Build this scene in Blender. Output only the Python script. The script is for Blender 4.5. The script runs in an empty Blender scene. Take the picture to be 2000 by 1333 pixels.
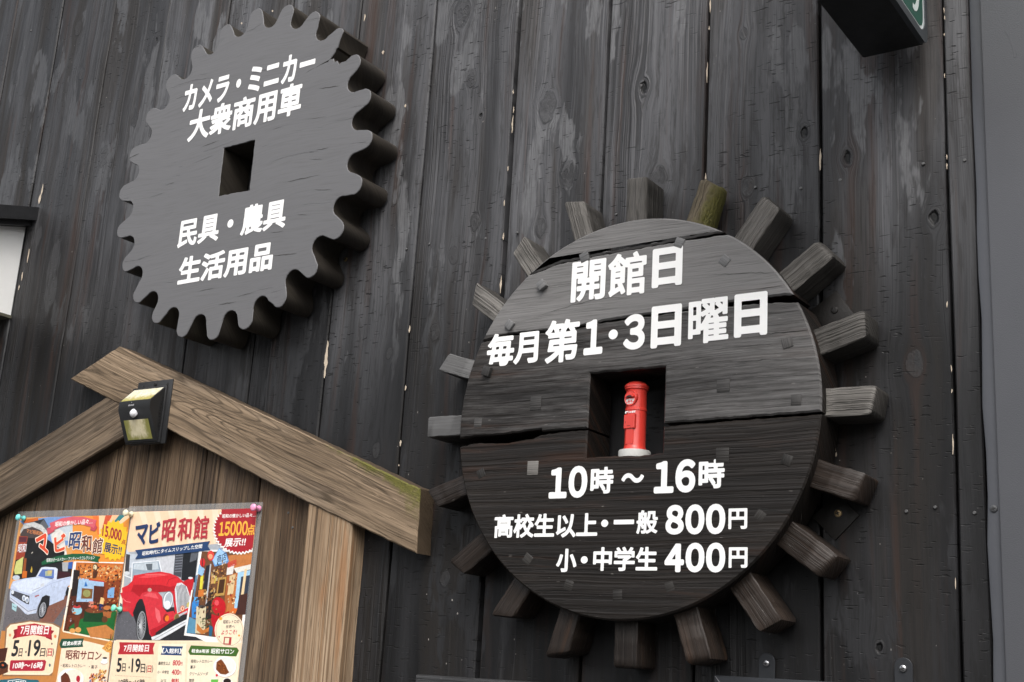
import bpy, bmesh, math, random
import numpy as np
from mathutils import Matrix, Vector

S = bpy.context.scene
COL = S.collection
# ------------------------------------------------------------------ camera
D, CZ, FPX = 1.55, 1.60, 2462.1          # metres from the wall, eye height, focal length in photo pixels
YAW, PITCH, ROLL = 0.605186, 0.258445, 0.062669
def _axes():
    cy, sy, cp, sp = math.cos(YAW), math.sin(YAW), math.cos(PITCH), math.sin(PITCH)
    fw = np.array([-sy*cp, cy*cp, sp]); r0 = np.array([cy, sy, 0.0]); u0 = np.cross(r0, fw)
    cr, sr = math.cos(ROLL), math.sin(ROLL)
    return cr*r0 + sr*u0, -sr*r0 + cr*u0, -fw
AX = _axes()
cam = bpy.data.objects.new('camera', bpy.data.cameras.new('camera')); COL.objects.link(cam)
m = Matrix.Identity(4)
for k in range(3):
    for i in range(3): m[i][k] = AX[k][i]
m[0][3], m[1][3], m[2][3] = 0.0, -D, CZ
cam.matrix_world = m
cam.data.sensor_width = 36.0; cam.data.lens = 36.0*FPX/2000.0
cam.data.clip_start = 0.02; cam.data.clip_end = 3000.0
S.camera = cam
# ------------------------------------------------------------------ sky, sun, exposure
SUN_EL, SUN_AZ = math.radians(50), math.radians(150)   # azimuth clockwise from +Y: in front of the wall, a little to the right
w = bpy.data.worlds.new('World'); S.world = w; w.use_nodes = True
nt = w.node_tree; nt.nodes.clear()
sky = nt.nodes.new('ShaderNodeTexSky'); sky.sky_type = 'NISHITA'; sky.sun_disc = False
sky.sun_elevation = SUN_EL; sky.sun_rotation = SUN_AZ
sky.air_density = 1.0; sky.dust_density = 6.0; sky.ozone_density = 1.0
hs = nt.nodes.new('ShaderNodeHueSaturation'); hs.inputs['Saturation'].default_value = 0.30
bg = nt.nodes.new('ShaderNodeBackground'); bg.inputs['Strength'].default_value = 0.15
ow = nt.nodes.new('ShaderNodeOutputWorld')
nt.links.new(sky.outputs[0], hs.inputs['Color']); nt.links.new(hs.outputs[0], bg.inputs['Color']); nt.links.new(bg.outputs[0], ow.inputs[0])
sl = bpy.data.lights.new('sun', 'SUN'); sl.energy = 0.5; sl.angle = math.radians(25); sl.color = (1.0, 0.98, 0.945)
so = bpy.data.objects.new('sun', sl); COL.objects.link(so)
sd = Vector((math.sin(SUN_AZ)*math.cos(SUN_EL), math.cos(SUN_AZ)*math.cos(SUN_EL), math.sin(SUN_EL)))
so.rotation_euler = sd.to_track_quat('Z', 'Y').to_euler(); so.location = sd*20
S.view_settings.view_transform = 'Standard'; S.view_settings.look = 'None'
S.view_settings.exposure = 0.85; S.view_settings.gamma = 1.0; S.view_settings.use_curve_mapping = False

# ------------------------------------------------------------------ helpers
def at(u, v, Y=0.0):
    """point of the plane y = Y seen at photo pixel (u, v)"""
    d = AX[0]*(u-1000.0) + AX[1]*(666.5-v) - AX[2]*FPX
    t = (D+Y)/d[1]
    return Vector((d[0]*t, Y, CZ + d[2]*t))
def zr(x0, y0, s): return lambda a, b: (x0+a/s, y0+b/s)
def rnd(a, b): return random.uniform(a, b)
def link(name, me, mat, parent=None, loc=None, smooth=None):
    o = bpy.data.objects.new(name, me); COL.objects.link(o)
    if mat is not None: me.materials.append(mat)
    if parent is not None: o.parent = parent
    if loc is not None: o.location = loc
    if smooth is not None:
        for p in me.polygons: p.use_smooth = True
        me.set_sharp_from_angle(angle=math.radians(smooth))
    return o
def thing(name, label, cat, loc=(0, 0, 0), group=None):
    o = bpy.data.objects.new(name, None); COL.objects.link(o); o.location = loc
    o.empty_display_size = 0.05
    o['label'] = label; o['category'] = cat
    if group: o['group'] = group
    return o
def tag(o, label, cat, group=None):
    o['label'] = label; o['category'] = cat
    if group: o['group'] = group
    return o
def mesh(name, v, f, fix=True):
    me = bpy.data.meshes.new(name); me.from_pydata([tuple(x) for x in v], [], f); me.update()
    if fix:
        b = bmesh.new(); b.from_mesh(me); bmesh.ops.recalc_face_normals(b, faces=b.faces); b.to_mesh(me); b.free()
    return me
class MB:
    def __init__(s): s.v = []; s.f = []; s.c = []
    def add(s, v, f, col=None):
        n = len(s.v); s.v += [tuple(x) for x in v]; s.f += [tuple(i+n for i in q) for q in f]
        s.c += [col]*len(f); return s
    def box(s, x0, x1, y0, y1, z0, z1, b=0.0):
        if b <= 0:
            v = [(x, y, z) for x in (x0, x1) for y in (y0, y1) for z in (z0, z1)]
            return s.add(v, [(0,1,3,2),(4,6,7,5),(0,4,5,1),(2,3,7,6),(0,2,6,4),(1,5,7,3)])
        bm = bmesh.new(); bmesh.ops.create_cube(bm, size=1.0)
        for q in bm.verts: q.co = Vector(((x0+x1)/2+q.co.x*(x1-x0), (y0+y1)/2+q.co.y*(y1-y0), (z0+z1)/2+q.co.z*(z1-z0)))
        bmesh.ops.bevel(bm, geom=bm.edges[:], offset=b, segments=2, profile=0.5, affect='EDGES')
        return s.bm(bm)
    def bm(s, bm):
        bm.verts.index_update()
        s.add([q.co[:] for q in bm.verts], [tuple(q.index for q in f.verts) for f in bm.faces]); bm.free(); return s
    def lathe(s, prof, o, axis=(0, 0, 1), n=32):
        """prof = [(radius, distance along axis)]"""
        a = Vector(axis).normalized(); e = Vector((1, 0, 0)) if abs(a.x) < .9 else Vector((0, 0, 1))
        p = a.cross(e).normalized(); q = a.cross(p); o = Vector(o); v = []; f = []
        for r, h in prof:
            for k in range(n):
                t = 2*math.pi*k/n; v.append(o + a*h + (p*math.cos(t)+q*math.sin(t))*r)
        for i in range(len(prof)-1):
            for k in range(n):
                f.append((i*n+k, i*n+(k+1) % n, (i+1)*n+(k+1) % n, (i+1)*n+k))
        f.append(tuple(range(n))[::-1]); f.append(tuple(range((len(prof)-1)*n, len(prof)*n)))
        return s.add(v, f)
    def loft(s, loops, caps=True):
        n = len(loops[0]); v = [p for l in loops for p in l]; f = []
        for i in range(len(loops)-1):
            for k in range(n): f.append((i*n+k, i*n+(k+1) % n, (i+1)*n+(k+1) % n, (i+1)*n+k))
        if caps: f.append(tuple(range(n))[::-1]); f.append(tuple(range((len(loops)-1)*n, len(loops)*n)))
        return s.add(v, f)
    def build(s, name, mat, parent=None, smooth=None, loc=None, fix=True):
        me = mesh(name, s.v, s.f, fix)
        return link(name, me, mat, parent, loc, smooth)
def fill_loops(loops):
    """2-D loops (outer + holes) -> verts, tris"""
    bm = bmesh.new()
    for l in loops:
        vs = [bm.verts.new((p[0], p[1], 0)) for p in l]
        for i in range(len(vs)): bm.edges.new((vs[i], vs[(i+1) % len(vs)]))
    bmesh.ops.triangle_fill(bm, edges=bm.edges[:], use_beauty=True, use_dissolve=False)
    bm.verts.index_update()
    v = [(q.co.x, q.co.y) for q in bm.verts]; f = [tuple(q.index for q in t.verts) for t in bm.faces]; bm.free()
    return v, f
def area(l): return sum(l[i][0]*l[(i+1) % len(l)][1]-l[(i+1) % len(l)][0]*l[i][1] for i in range(len(l)))/2
def inset(l, d):
    n = len(l); out = []; s = 1 if area(l) > 0 else -1
    for i in range(n):
        a, b, c = l[i-1], l[i], l[(i+1) % n]
        t1 = Vector((b[0]-a[0], b[1]-a[1])); t2 = Vector((c[0]-b[0], c[1]-b[1]))
        if t1.length < 1e-9 or t2.length < 1e-9: out.append(b); continue
        t1.normalize(); t2.normalize(); n1 = Vector((-t1.y, t1.x)); n2 = Vector((-t2.y, t2.x))
        q = n1+n2
        if q.length < .3: q = n1
        q.normalize(); k = min(1/max(q.dot(n1), .45), 1.8)
        out.append((b[0]+q.x*d*k*s, b[1]+q.y*d*k*s))
    return out
def prism(mb, outer, holes, y0, y1, ch, ox=0, oz=0):
    """flat board cut to an outline in x-z: front face at y0, chamfer ch, sides back to y1"""
    if area(outer) < 0: outer = outer[::-1]
    loops = [outer]+[h if area(h) < 0 else h[::-1] for h in holes]
    ins = []
    for i, l in enumerate(loops):
        ins.append(inset(l, ch) if i == 0 else [tuple(p) for p in inset(l[::-1], -ch)][::-1])
    v, f = fill_loops(ins)
    mb.add([(ox+p[0], y0, oz+p[1]) for p in v], f)
    for a, b in zip(ins, loops):
        n = len(a)
        rows = [[(ox+p[0], y0, oz+p[1]) for p in a], [(ox+p[0], y0+ch, oz+p[1]) for p in b]]
        k = max(1, int((y1-y0)/.03))
        for j in range(1, k+1): rows.append([(ox+p[0], y0+ch+(y1-y0-ch)*j/k, oz+p[1]) for p in b])
        mb.loft(rows, caps=False)
    return mb

# ------------------------------------------------------------------ materials
class NB:
    def __init__(s, name):
        s.m = bpy.data.materials.new(name); s.m.use_nodes = True; s.t = s.m.node_tree; s.t.nodes.clear()
        s.out = s.n('ShaderNodeOutputMaterial'); s.bsdf = s.n('ShaderNodeBsdfPrincipled')
        s.t.links.new(s.bsdf.outputs[0], s.out.inputs[0])
    def n(s, k): return s.t.nodes.new(k)
    def put(s, sock, x):
        if x is None: return
        if isinstance(x, bpy.types.NodeSocket): s.t.links.new(x, sock)
        else:
            if hasattr(sock.default_value, '__len__') and isinstance(x, (int, float)): x = (x,)*len(sock.default_value)
            if hasattr(sock.default_value, '__len__') and len(sock.default_value) == 4 and len(x) == 3: x = (*x, 1)
            sock.default_value = x
    def M(s, op, a, b=None, c=None, clamp=False):
        q = s.n('ShaderNodeMath'); q.operation = op; q.use_clamp = clamp
        s.put(q.inputs[0], a); s.put(q.inputs[1], b)
        if c is not None: s.put(q.inputs[2], c)
        return q.outputs[0]
    def add(s, a, b): return s.M('ADD', a, b)
    def mul(s, a, b): return s.M('MULTIPLY', a, b)
    def sub(s, a, b): return s.M('SUBTRACT', a, b)
    def V(s, op, a, b=None):
        q = s.n('ShaderNodeVectorMath'); q.operation = op; s.put(q.inputs[0], a)
        if b is not None: s.put(q.inputs[1], b)
        return q.outputs['Value'] if op in ('DOT_PRODUCT', 'LENGTH', 'DISTANCE') else q.outputs['Vector']
    def xyz(s, x=0.0, y=0.0, z=0.0):
        q = s.n('ShaderNodeCombineXYZ'); s.put(q.inputs[0], x); s.put(q.inputs[1], y); s.put(q.inputs[2], z); return q.outputs[0]
    def sep(s, v):
        q = s.n('ShaderNodeSeparateXYZ'); s.put(q.inputs[0], v); return q.outputs
    def obj(s): return s.n('ShaderNodeTexCoord').outputs['Object']
    def noise(s, v, scale=1.0, detail=2.0, rough=.5):
        q = s.n('ShaderNodeTexNoise'); q.inputs['Scale'].default_value = scale; q.inputs['Detail'].default_value = detail
        q.inputs['Roughness'].default_value = rough; s.put(q.inputs['Vector'], v); return q.outputs[0]
    def ss(s, x, a, b, lo=0.0, hi=1.0):
        q = s.n('ShaderNodeMapRange'); q.interpolation_type = 'SMOOTHSTEP'
        s.put(q.inputs['Value'], x); q.inputs['From Min'].default_value = a; q.inputs['From Max'].default_value = b
        q.inputs['To Min'].default_value = lo; q.inputs['To Max'].default_value = hi; return q.outputs[0]
    def mix(s, f, a, b):
        q = s.n('ShaderNodeMix'); q.data_type = 'RGBA'; q.clamp_factor = True
        s.put(q.inputs[0], f); s.put(q.inputs[6], a); s.put(q.inputs[7], b); return q.outputs[2]
    def attr(s, name, vec=False):
        q = s.n('ShaderNodeAttribute'); q.attribute_name = name; return q.outputs['Color' if vec else 'Fac']
    def rand(s): return s.n('ShaderNodeObjectInfo').outputs['Random']
    def bump(s, h, strength=1.0, dist=1.0):
        q = s.n('ShaderNodeBump'); q.inputs['Strength'].default_value = strength; q.inputs['Distance'].default_value = dist
        s.put(q.inputs['Height'], h); s.put(s.bsdf.inputs['Normal'], q.outputs[0])
    def set(s, **k):
        names = dict(color='Base Color', rough='Roughness', metal='Metallic', spec='Specular IOR Level', coat='Coat Weight', coatr='Coat Roughness', alpha='Alpha', trans='Transmission Weight', ior='IOR')
        for a, b in k.items(): s.put(s.bsdf.inputs[names[a]], b)
        return s.m
def simple(name, col, rough=.5, metal=0.0, spec=.5, var=.15, scale=30.0, bump=0.0, bscale=400.0, coat=0.0):
    b = NB(name); p = b.obj(); nz = b.noise(p, scale, 4, .6)
    c = b.mix(nz, tuple(x*(1-var) for x in col), tuple(min(1, x*(1+var)) for x in col))
    b.set(color=c, rough=b.ss(nz, .2, .8, rough*.9, min(1, rough*1.12)), metal=metal, spec=spec, coat=coat)
    if bump: b.bump(b.mul(b.noise(p, bscale, 3), bump))
    return b.m

KNOTS = [(-0.857,2.479,.0095),(-0.826,2.324,.0125),(-0.987,2.362,.013),(-1.032,2.484,.0165),(-1.189,2.568,.0095),(-1.218,2.702,.016),(-1.163,2.497,.0045),
 (-0.684,2.286,.0095),(-0.694,2.53,.006),(-0.539,2.304,.0085),(-0.601,2.354,.0085),(-0.426,2.2,.0095),(-0.455,2.009,.0115),(-1.158,2.306,.010),(-1.198,2.255,.009),
 (-1.032,2.278,.0095),(-1.224,2.127,.009),(-2.154,2.608,.015),(-2.276,2.829,.009),(-2.069,2.672,.008),(-2.317,2.953,.012),(-0.505,1.66,.0065),(-1.167,1.735,.009),(-1.317,2.101,.007),(-1.326,1.939,.0085),(-2.035,2.854,.005)]
HOLES = {0, 6, 9, 10, 21, 25, 11}
def wall_material():
    b = NB('black_painted_planks'); p = b.obj(); x, y, z = b.sep(p)
    P = b.xyz(x, z, 0.0)
    seed = b.attr('pid'); pc = b.attr('pc')
    kx, kz, kr, ki, kh = [b.attr(q) for q in ('kx', 'kz', 'kr', 'ki', 'kh')]      # the nearest knot of this stretch of plank
    kw = b.mul(b.sub(b.noise(b.xyz(b.mul(x, 90.0), b.mul(z, 60.0), seed), 1, 2), .5), b.mul(kr, 1.1))
    dx = b.add(b.sub(x, kx), kw); dz = b.sub(b.mul(b.sub(z, kz), .62), kw)
    r2 = b.add(b.mul(dx, dx), b.mul(dz, dz)); rr = b.M('SQRT', r2); R2 = b.mul(kr, kr); q = b.M('DIVIDE', rr, kr)
    fall = b.ss(b.M('DIVIDE', rr, ki), .35, 1.0, 1, 0)
    push = b.mul(b.M('DIVIDE', b.mul(R2, 1.5), b.add(r2, b.mul(R2, .5))), fall)
    psi = b.sub(x, b.mul(push, dx))
    kn = b.ss(q, .86, 1.02, 1, 0); ringk = b.mul(rr, kn)
    hole = b.mul(b.ss(q, .35, .72, 1, 0), kh)
    sd = b.mul(seed, 57.0)
    wob = b.noise(b.xyz(b.mul(x, 5.0), b.mul(z, 2.2), sd), 1, 2)
    psi = b.add(psi, b.mul(b.sub(wob, .5), .030))
    pl = b.sub(psi, pc)
    hh = b.add(.012, b.mul(b.M('FRACT', b.mul(seed, 13.7)), .05))
    off = b.mul(b.sub(b.M('FRACT', b.mul(seed, 7.3)), .5), .12)
    plo = b.add(pl, off)
    r = b.M('SQRT', b.add(b.mul(plo, plo), b.mul(hh, hh)))
    ridge = b.noise(b.xyz(b.mul(r, 250.0), b.mul(z, .8), sd), 1, 1.0, .5)
    wide = b.noise(b.xyz(b.mul(psi, 19.0), b.mul(z, 1.1), b.add(sd, 9)), 1, 4, .6)
    fib = b.noise(b.xyz(b.mul(psi, 700.0), b.mul(z, 8.0), sd), 1, 2, .6)
    nick = b.noise(b.xyz(b.mul(x, 60.0), b.mul(z, 300.0), sd), 1, 1.0)
    nickm = b.mul(b.ss(nick, .655, .73), b.ss(b.noise(b.xyz(b.mul(x, 9.0), b.mul(z, 4.0), sd), 1, 2), .42, .58))
    lat = b.ss(ridge, .44, .56)                                     # hard late-wood ridges stand proud
    zone = b.ss(b.noise(b.xyz(b.mul(psi, 13.0), b.mul(z, 1.2), b.add(sd, 3)), 1, 3), .42, .66)
    late = b.mul(lat, zone)
    crest = b.mul(b.ss(ridge, .50, .57), b.ss(ridge, .64, .57))      # worn lighter line along each ridge
    crest = b.mul(crest, zone)
    fade = b.ss(b.add(z, b.mul(b.sub(b.noise(b.xyz(b.mul(x, 3.0), b.mul(z, 1.5), sd), 1, 3), .5), .7)), 1.98, 2.45)   # sun bleached higher up
    fade = b.mul(fade, b.ss(x, -2.3, -1.6, .34, 1))
    fade = b.mul(fade, b.add(.62, b.mul(b.M('FRACT', b.mul(seed, 31.7)), .55)))
    # paint: thick grey-black paint, thinner worn bands, brown bare bands, touched-up patches
    worn = b.ss(b.noise(b.xyz(b.mul(psi, 17.0), b.mul(z, 1.3), b.add(sd, 21)), 1, 4, .62), .46, .66)
    brown = b.ss(b.noise(b.xyz(b.mul(psi, 36.0), b.mul(z, 1.5), b.add(sd, 33)), 1, 3, .6), .54, .70)
    patch = b.ss(b.noise(b.xyz(b.mul(psi, 14.0), b.mul(z, 3.4), b.add(sd, 45)), 1, 5, .6), .555, .59)
    c = b.mix(b.ss(wide, .32, .68), b.mix(fade, (.0055, .0055, .006), (.032, .032, .034)), b.mix(fade, (.020, .020, .0215), (.110, .111, .118)))
    c = b.mix(b.mul(worn, .7), c, b.mix(fade, (.013, .0105, .0085), (.036, .031, .027)))
    c = b.mix(b.mul(brown, b.ss(fib, .25, .7, .2, .75)), c, b.mix(fade, (.034, .0165, .0105), (.060, .031, .021)))
    c = b.mix(b.mul(crest, .46), c, b.mix(fade, (.045, .045, .047), (.19, .19, .20)))
    c = b.mix(b.mul(patch, .85), c, b.mix(fade, (.023, .0232, .025), b.mix(b.noise(b.xyz(b.mul(x, 70.0), b.mul(z, 30.0), sd), 1, 5, .7), (.075, .076, .080), (.20, .201, .208))))
    c = b.mix(b.mul(nickm, .75), c, (.006, .006, .006))
    grit = b.ss(b.noise(b.xyz(b.mul(psi, 130.0), b.mul(z, 16.0), b.add(sd, 52)), 1, 4, .7), .50, .66)
    c = b.mix(b.mul(grit, .5), c, b.mix(fade, (.006, .0055, .005), (.022, .020, .019)))
    c = b.mix(b.ss(fib, .45, .75, 0, .6), c, (.008, .008, .0085))
    c = b.mix(b.mul(kn, .5), c, b.mix(b.noise(b.xyz(b.mul(x, 260.0), b.mul(z, 190.0), sd), 1, 3), (.012, .011, .011), (.055, .055, .057)))
    c = b.mix(b.ss(b.M('ABSOLUTE', b.sub(q, 1.0)),   .03, .13, .4, 0), c, (.006, .006, .006))
    c = b.mix(hole, c, (.005, .005, .005))
    speck = b.mul(b.ss(b.noise(b.xyz(b.mul(x, 260.0), b.mul(z, 150.0), sd), 1, 0), .865, .88), worn)
    c = b.mix(speck, c, (.30, .28, .26))
    ro = b.add(.36, b.add(b.mul(b.M('MAXIMUM', worn, b.mul(brown, .8)), .24), b.mul(fib, .12)))
    b.set(color=c, rough=b.mix(patch, ro, .36), spec=.24)
    h = b.add(b.mul(late, .0006), b.mul(fib, .0002))
    h = b.mul(h, b.sub(1.0, b.mul(patch, .55)))
    h = b.add(h, b.mul(patch, .00022))
    h = b.sub(h, b.mul(nickm, .0006))
    h = b.add(h, b.mul(wide, .0006))
    h = b.add(h, b.mul(b.mul(kn, b.noise(b.xyz(b.mul(x, 300.0), b.mul(z, 200.0), sd), 1, 3)), .0004))
    h = b.sub(h, b.mul(hole, .004))
    b.bump(h, 1.0)
    return b.m

def wood(name, dark, light, late, axis='x', ring=170.0, fiber=700.0, rough=.62, spec=.35, stain=None, stain_amt=0.0, depth=.0005, cracks=.5, moss=None, knot=0.0, wander=.02, brown=None, brown_amt=0.0, specks=0.0, rvar=.25, sideways=.8, paint=None, aniso=1.6, front=None, hairs=.55, lines=0.0, contour=0.0):
    """weathered wood, grain along local `axis` (x or z); every object gets its own figure from its random number"""
    b = NB(name); p = b.obj(); x, y, z = b.sep(p)
    L, W, T = (x, z, y) if axis == 'x' else (z, x, y)
    sd = b.mul(b.rand(), 91.0)
    Wd = b.add(W, b.mul(T, sideways))
    wob = b.noise(b.xyz(b.mul(L, 3.0), b.mul(Wd, 9.0), sd), 1, 2)
    psi = b.add(Wd, b.mul(b.sub(wob, .5), wander))
    ridge = b.noise(b.xyz(b.mul(psi, ring), b.mul(L, aniso), sd), 1, 1.5)
    fib = b.noise(b.xyz(b.mul(psi, fiber), b.mul(L, 14.0), sd), 1, 3, .65)
    broad = b.noise(b.xyz(b.mul(psi, 22.0), b.mul(L, 2.2), b.add(sd, 5)), 1, 4, .6)
    lat = b.ss(ridge, .36, .64)
    c = b.mix(b.ss(broad, .3, .7), dark, light)
    c = b.mix(b.mul(lat, b.ss(broad, .25, .75, .35, .9)), c, late)
    c = b.mix(b.mul(b.ss(fib, .35, .75), .45), c, tuple(v*.55 for v in dark))
    if stain is not None:
        sn = b.ss(b.noise(b.xyz(b.mul(psi, 9.0), b.mul(L, 1.3), b.add(sd, 11)), 1, 5, .62), .5, .72)
        c = b.mix(b.mul(sn, stain_amt), c, stain)
    if brown is not None:
        bn = b.ss(b.noise(b.xyz(b.mul(psi, 42.0), b.mul(L, 3.4), b.add(sd, 17)), 1, 3, .6), .55, .72)
        c = b.mix(b.mul(bn, brown_amt), c, brown)
    if lines:                                # dark late-wood lines
        c = b.mix(b.mul(b.mul(b.ss(ridge, .50, .57), b.ss(ridge, .68, .60)), b.ss(b.noise(b.xyz(b.mul(psi, 16.0), b.mul(L, 1.5), b.add(sd, 71)), 1, 3), .35, .6, .25*lines, lines)), c, tuple(v*.34 for v in dark))
    if contour:                              # flowing cathedral figure: dark and pale lines along level curves of the growth
        lv = b.mul(b.noise(b.xyz(b.mul(Wd, 17.0), b.mul(L, 1.1), b.add(sd, 83)), 1, 1.0), 22.0); fr = b.M('ABSOLUTE', b.sub(b.M('FRACT', lv), .5))
        keep = b.ss(b.noise(b.xyz(b.mul(Wd, 24.0), b.mul(L, 2.4), b.add(sd, 90)), 1, 2), .36, .6)
        c = b.mix(b.mul(b.mul(b.ss(fr, .17, .02), keep), contour), c, tuple(v*.45 for v in dark))
        c = b.mix(b.mul(b.mul(b.ss(fr, .44, .49), b.sub(1.0, keep)), contour*.6), c, tuple(min(1, v*1.45) for v in light))
    cr = b.noise(b.xyz(b.mul(psi, 210.0), b.mul(L, 4.5), b.add(sd, 29)), 1, 3, .6)
    crm = b.mul(b.ss(cr, .665, .72), cracks)
    c = b.mix(crm, c, tuple(v*.2 for v in dark))
    if specks:
        sp = b.ss(b.noise(b.xyz(b.mul(psi, 330.0), b.mul(L, 60.0), b.add(sd, 40)), 1, 1), .76, .80)
        c = b.mix(b.mul(sp, specks), c, (.30, .28, .26))
    h = b.add(b.mul(lat, depth), b.mul(fib, depth*.6))
    hair = b.mul(b.ss(b.noise(b.xyz(b.mul(psi, 540.0), b.mul(L, 15.0), b.add(sd, 61)), 1, 2, .6), .585, .66), b.ss(broad, .25, .6, .3, 1))
    c = b.mix(b.mul(hair, hairs), c, tuple(v*.25 for v in dark)); h = b.sub(h, b.mul(hair, depth*1.6*hairs))
    if paint is not None:                    # old paint that has held on one part and worn off elsewhere
        col, f, cov = paint; pm = f(b, x, y, z); pm = b.mul(b.ss(b.add(pm, b.add(b.mul(b.sub(broad, .5), .35), b.mul(b.sub(b.noise(b.xyz(b.mul(L, 22.0), b.mul(Wd, 260.0), sd), 1, 5, .7), .5), .5))), -.30, .30), b.ss(fib, .72, .45, .7 if cov < .95 else .87, 1))
        c = b.mix(b.mul(pm, cov), c, b.mix(broad, tuple(v*.92 for v in col), tuple(v*1.08 for v in col))); h = b.mul(h, b.sub(1.0, b.mul(pm, cov*cov*.93)))
    if moss is not None:
        mn = b.noise(b.V('MULTIPLY', p, (38, 38, 38)), 1, 5, .65)
        mm = b.ss(b.add(b.mul(mn, .06), moss(b, x, y, z)), .03, .055)
        c = b.mix(mm, c, b.mix(b.noise(p, 240, 3), (.040, .042, .012), (.17, .155, .035)))
        h = b.add(h, b.mul(b.mul(mm, b.noise(p, 420, 3)), .0012))
    h = b.sub(h, b.mul(crm, .0011))
    if front is not None:                    # face bleached by weather; less weathered sides also get their shade in the colour
        c = b.mix(b.ss(y, front[0], front[1]), c, tuple(q*front[2] for q in dark))
    v = b.ss(b.M('FRACT', b.mul(b.rand(), 17.0)), 0, 1, 1-rvar, 1+rvar)
    c = b.V('SCALE', c); c.node.inputs['Scale'].default_value = 1.0; b.put(c.node.inputs['Scale'], v)
    b.set(color=c, rough=b.ss(fib, .2, .8, rough*.88, min(1, rough*1.15)), spec=spec)
    b.bump(h, 1.0)
    return b.m

# ------------------------------------------------------------------ writing: outlines grown with round corners
_cu = bpy.data.curves.new('letters', 'FONT'); _cu.resolution_u = 5
_ob = bpy.data.objects.new('letters', _cu); COL.objects.link(_ob)
def glyphs(text, grow=.03, res=84, tall=False):
    """triangulated writing in a unit box: list of verts (0..1, 0..1), faces, aspect"""
    if text[0] == '#':                              # digits set close together
        V2 = []; F2 = []; X = 0.0; hs_ = []
        for ch in text[1:]:
            P, F, asp, h = glyphs(ch, grow, res, True); n = len(V2)
            V2 += [(X+p[0]*asp*h, p[1]*h) for p in P]; F2 += [tuple(i+n for i in q) for q in F]; X += asp*h+.05; hs_.append(h)
        P = np.array(V2); a = P.min(0); q = P.max(0)-a; return (P-a)/q, F2, q[0]/q[1]
    _cu.body = text
    dg = bpy.context.evaluated_depsgraph_get(); ev = _ob.evaluated_get(dg); me = ev.to_mesh()
    V = np.array([v.co[:2] for v in me.vertices], float)
    T = [tuple(p.vertices) for p in me.polygons]
    cnt = {}
    for t in T:
        for i in range(len(t)):
            k = tuple(sorted((t[i], t[(i+1) % len(t)]))); cnt[k] = cnt.get(k, 0)+1
    E = [k for k, c in cnt.items() if c == 1]
    ev.to_mesh_clear()
    pad = grow+.03
    lo = V.min(0)-pad; hi = V.max(0)+pad
    nx, ny = int((hi[0]-lo[0])*res)+2, int((hi[1]-lo[1])*res)+2
    gx = lo[0]+np.arange(nx)/res; gy = lo[1]+np.arange(ny)/res
    dist = np.full((ny, nx), 9.0); ins = np.zeros((ny, nx), bool)
    R = grow+2.5/res
    for a, c in E:
        A, B = V[a], V[c]
        i0 = max(0, int((min(A[0], B[0])-R-lo[0])*res)); i1 = min(nx, int((max(A[0], B[0])+R-lo[0])*res)+2)
        j0 = max(0, int((min(A[1], B[1])-R-lo[1])*res)); j1 = min(ny, int((max(A[1], B[1])+R-lo[1])*res)+2)
        X = gx[i0:i1][None, :]; Y = gy[j0:j1][:, None]
        d = B-A; L = d@d
        t = np.clip(((X-A[0])*d[0]+(Y-A[1])*d[1])/max(L, 1e-12), 0, 1)
        q = np.hypot(X-A[0]-t*d[0], Y-A[1]-t*d[1])
        dist[j0:j1, i0:i1] = np.minimum(dist[j0:j1, i0:i1], q)
    for t in T:
        for k in range(1, len(t)-1):
            A, B, C_ = V[t[0]], V[t[k]], V[t[k+1]]
            mn = np.minimum(np.minimum(A, B), C_); mx = np.maximum(np.maximum(A, B), C_)
            i0 = max(0, int((mn[0]-lo[0])*res)); i1 = min(nx, int((mx[0]-lo[0])*res)+2)
            j0 = max(0, int((mn[1]-lo[1])*res)); j1 = min(ny, int((mx[1]-lo[1])*res)+2)
            X = gx[i0:i1][None, :]; Y = gy[j0:j1][:, None]
            e = lambda P, Q: (Q[0]-P[0])*(Y-P[1])-(Q[1]-P[1])*(X-P[0])
            a, b_, c_ = e(A, B), e(B, C_), e(C_, A)
            ins[j0:j1, i0:i1] |= ((a >= 0) & (b_ >= 0) & (c_ >= 0)) | ((a <= 0) & (b_ <= 0) & (c_ <= 0))
    f = np.where(ins, dist, -dist)+grow            # > 0 inside
    f = np.clip(f, -1, 1)
    vs = []; fs = []; key = {}
    def vert(k, x, y):
        if k not in key: key[k] = len(vs); vs.append((x, y))
        return key[k]
    pos = f > 0
    full = pos[:-1, :-1] & pos[1:, :-1] & pos[:-1, 1:] & pos[1:, 1:]
    any_ = pos[:-1, :-1] | pos[1:, :-1] | pos[:-1, 1:] | pos[1:, 1:]
    for j in range(ny-1):
        i = 0; row = full[j]; ra = any_[j]
        while i < nx-1:
            if not ra[i]: i += 1; continue
            if row[i]:
                k = i
                while k < nx-1 and row[k]: k += 1
                fs.append((vert((i, j), gx[i], gy[j]), vert((k, j), gx[k], gy[j]), vert((k, j+1), gx[k], gy[j+1]), vert((i, j+1), gx[i], gy[j+1])))
                i = k; continue
            C4 = [(i, j), (i+1, j), (i+1, j+1), (i, j+1)]; poly = []
            for q in range(4):
                a, b_ = C4[q], C4[(q+1) % 4]; fa, fb = f[a[1], a[0]], f[b_[1], b_[0]]
                if fa > 0: poly.append(vert(a, gx[a[0]], gy[a[1]]))
                if (fa > 0) != (fb > 0):
                    t = fa/(fa-fb)
                    poly.append(vert((min(a, b_), max(a, b_)), gx[a[0]]+(gx[b_[0]]-gx[a[0]])*t, gy[a[1]]+(gy[b_[1]]-gy[a[1]])*t))
            if len(poly) > 2: fs.append(tuple(poly))
            i += 1
    P = np.array(vs); a = P.min(0); s = P.max(0)-a
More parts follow.
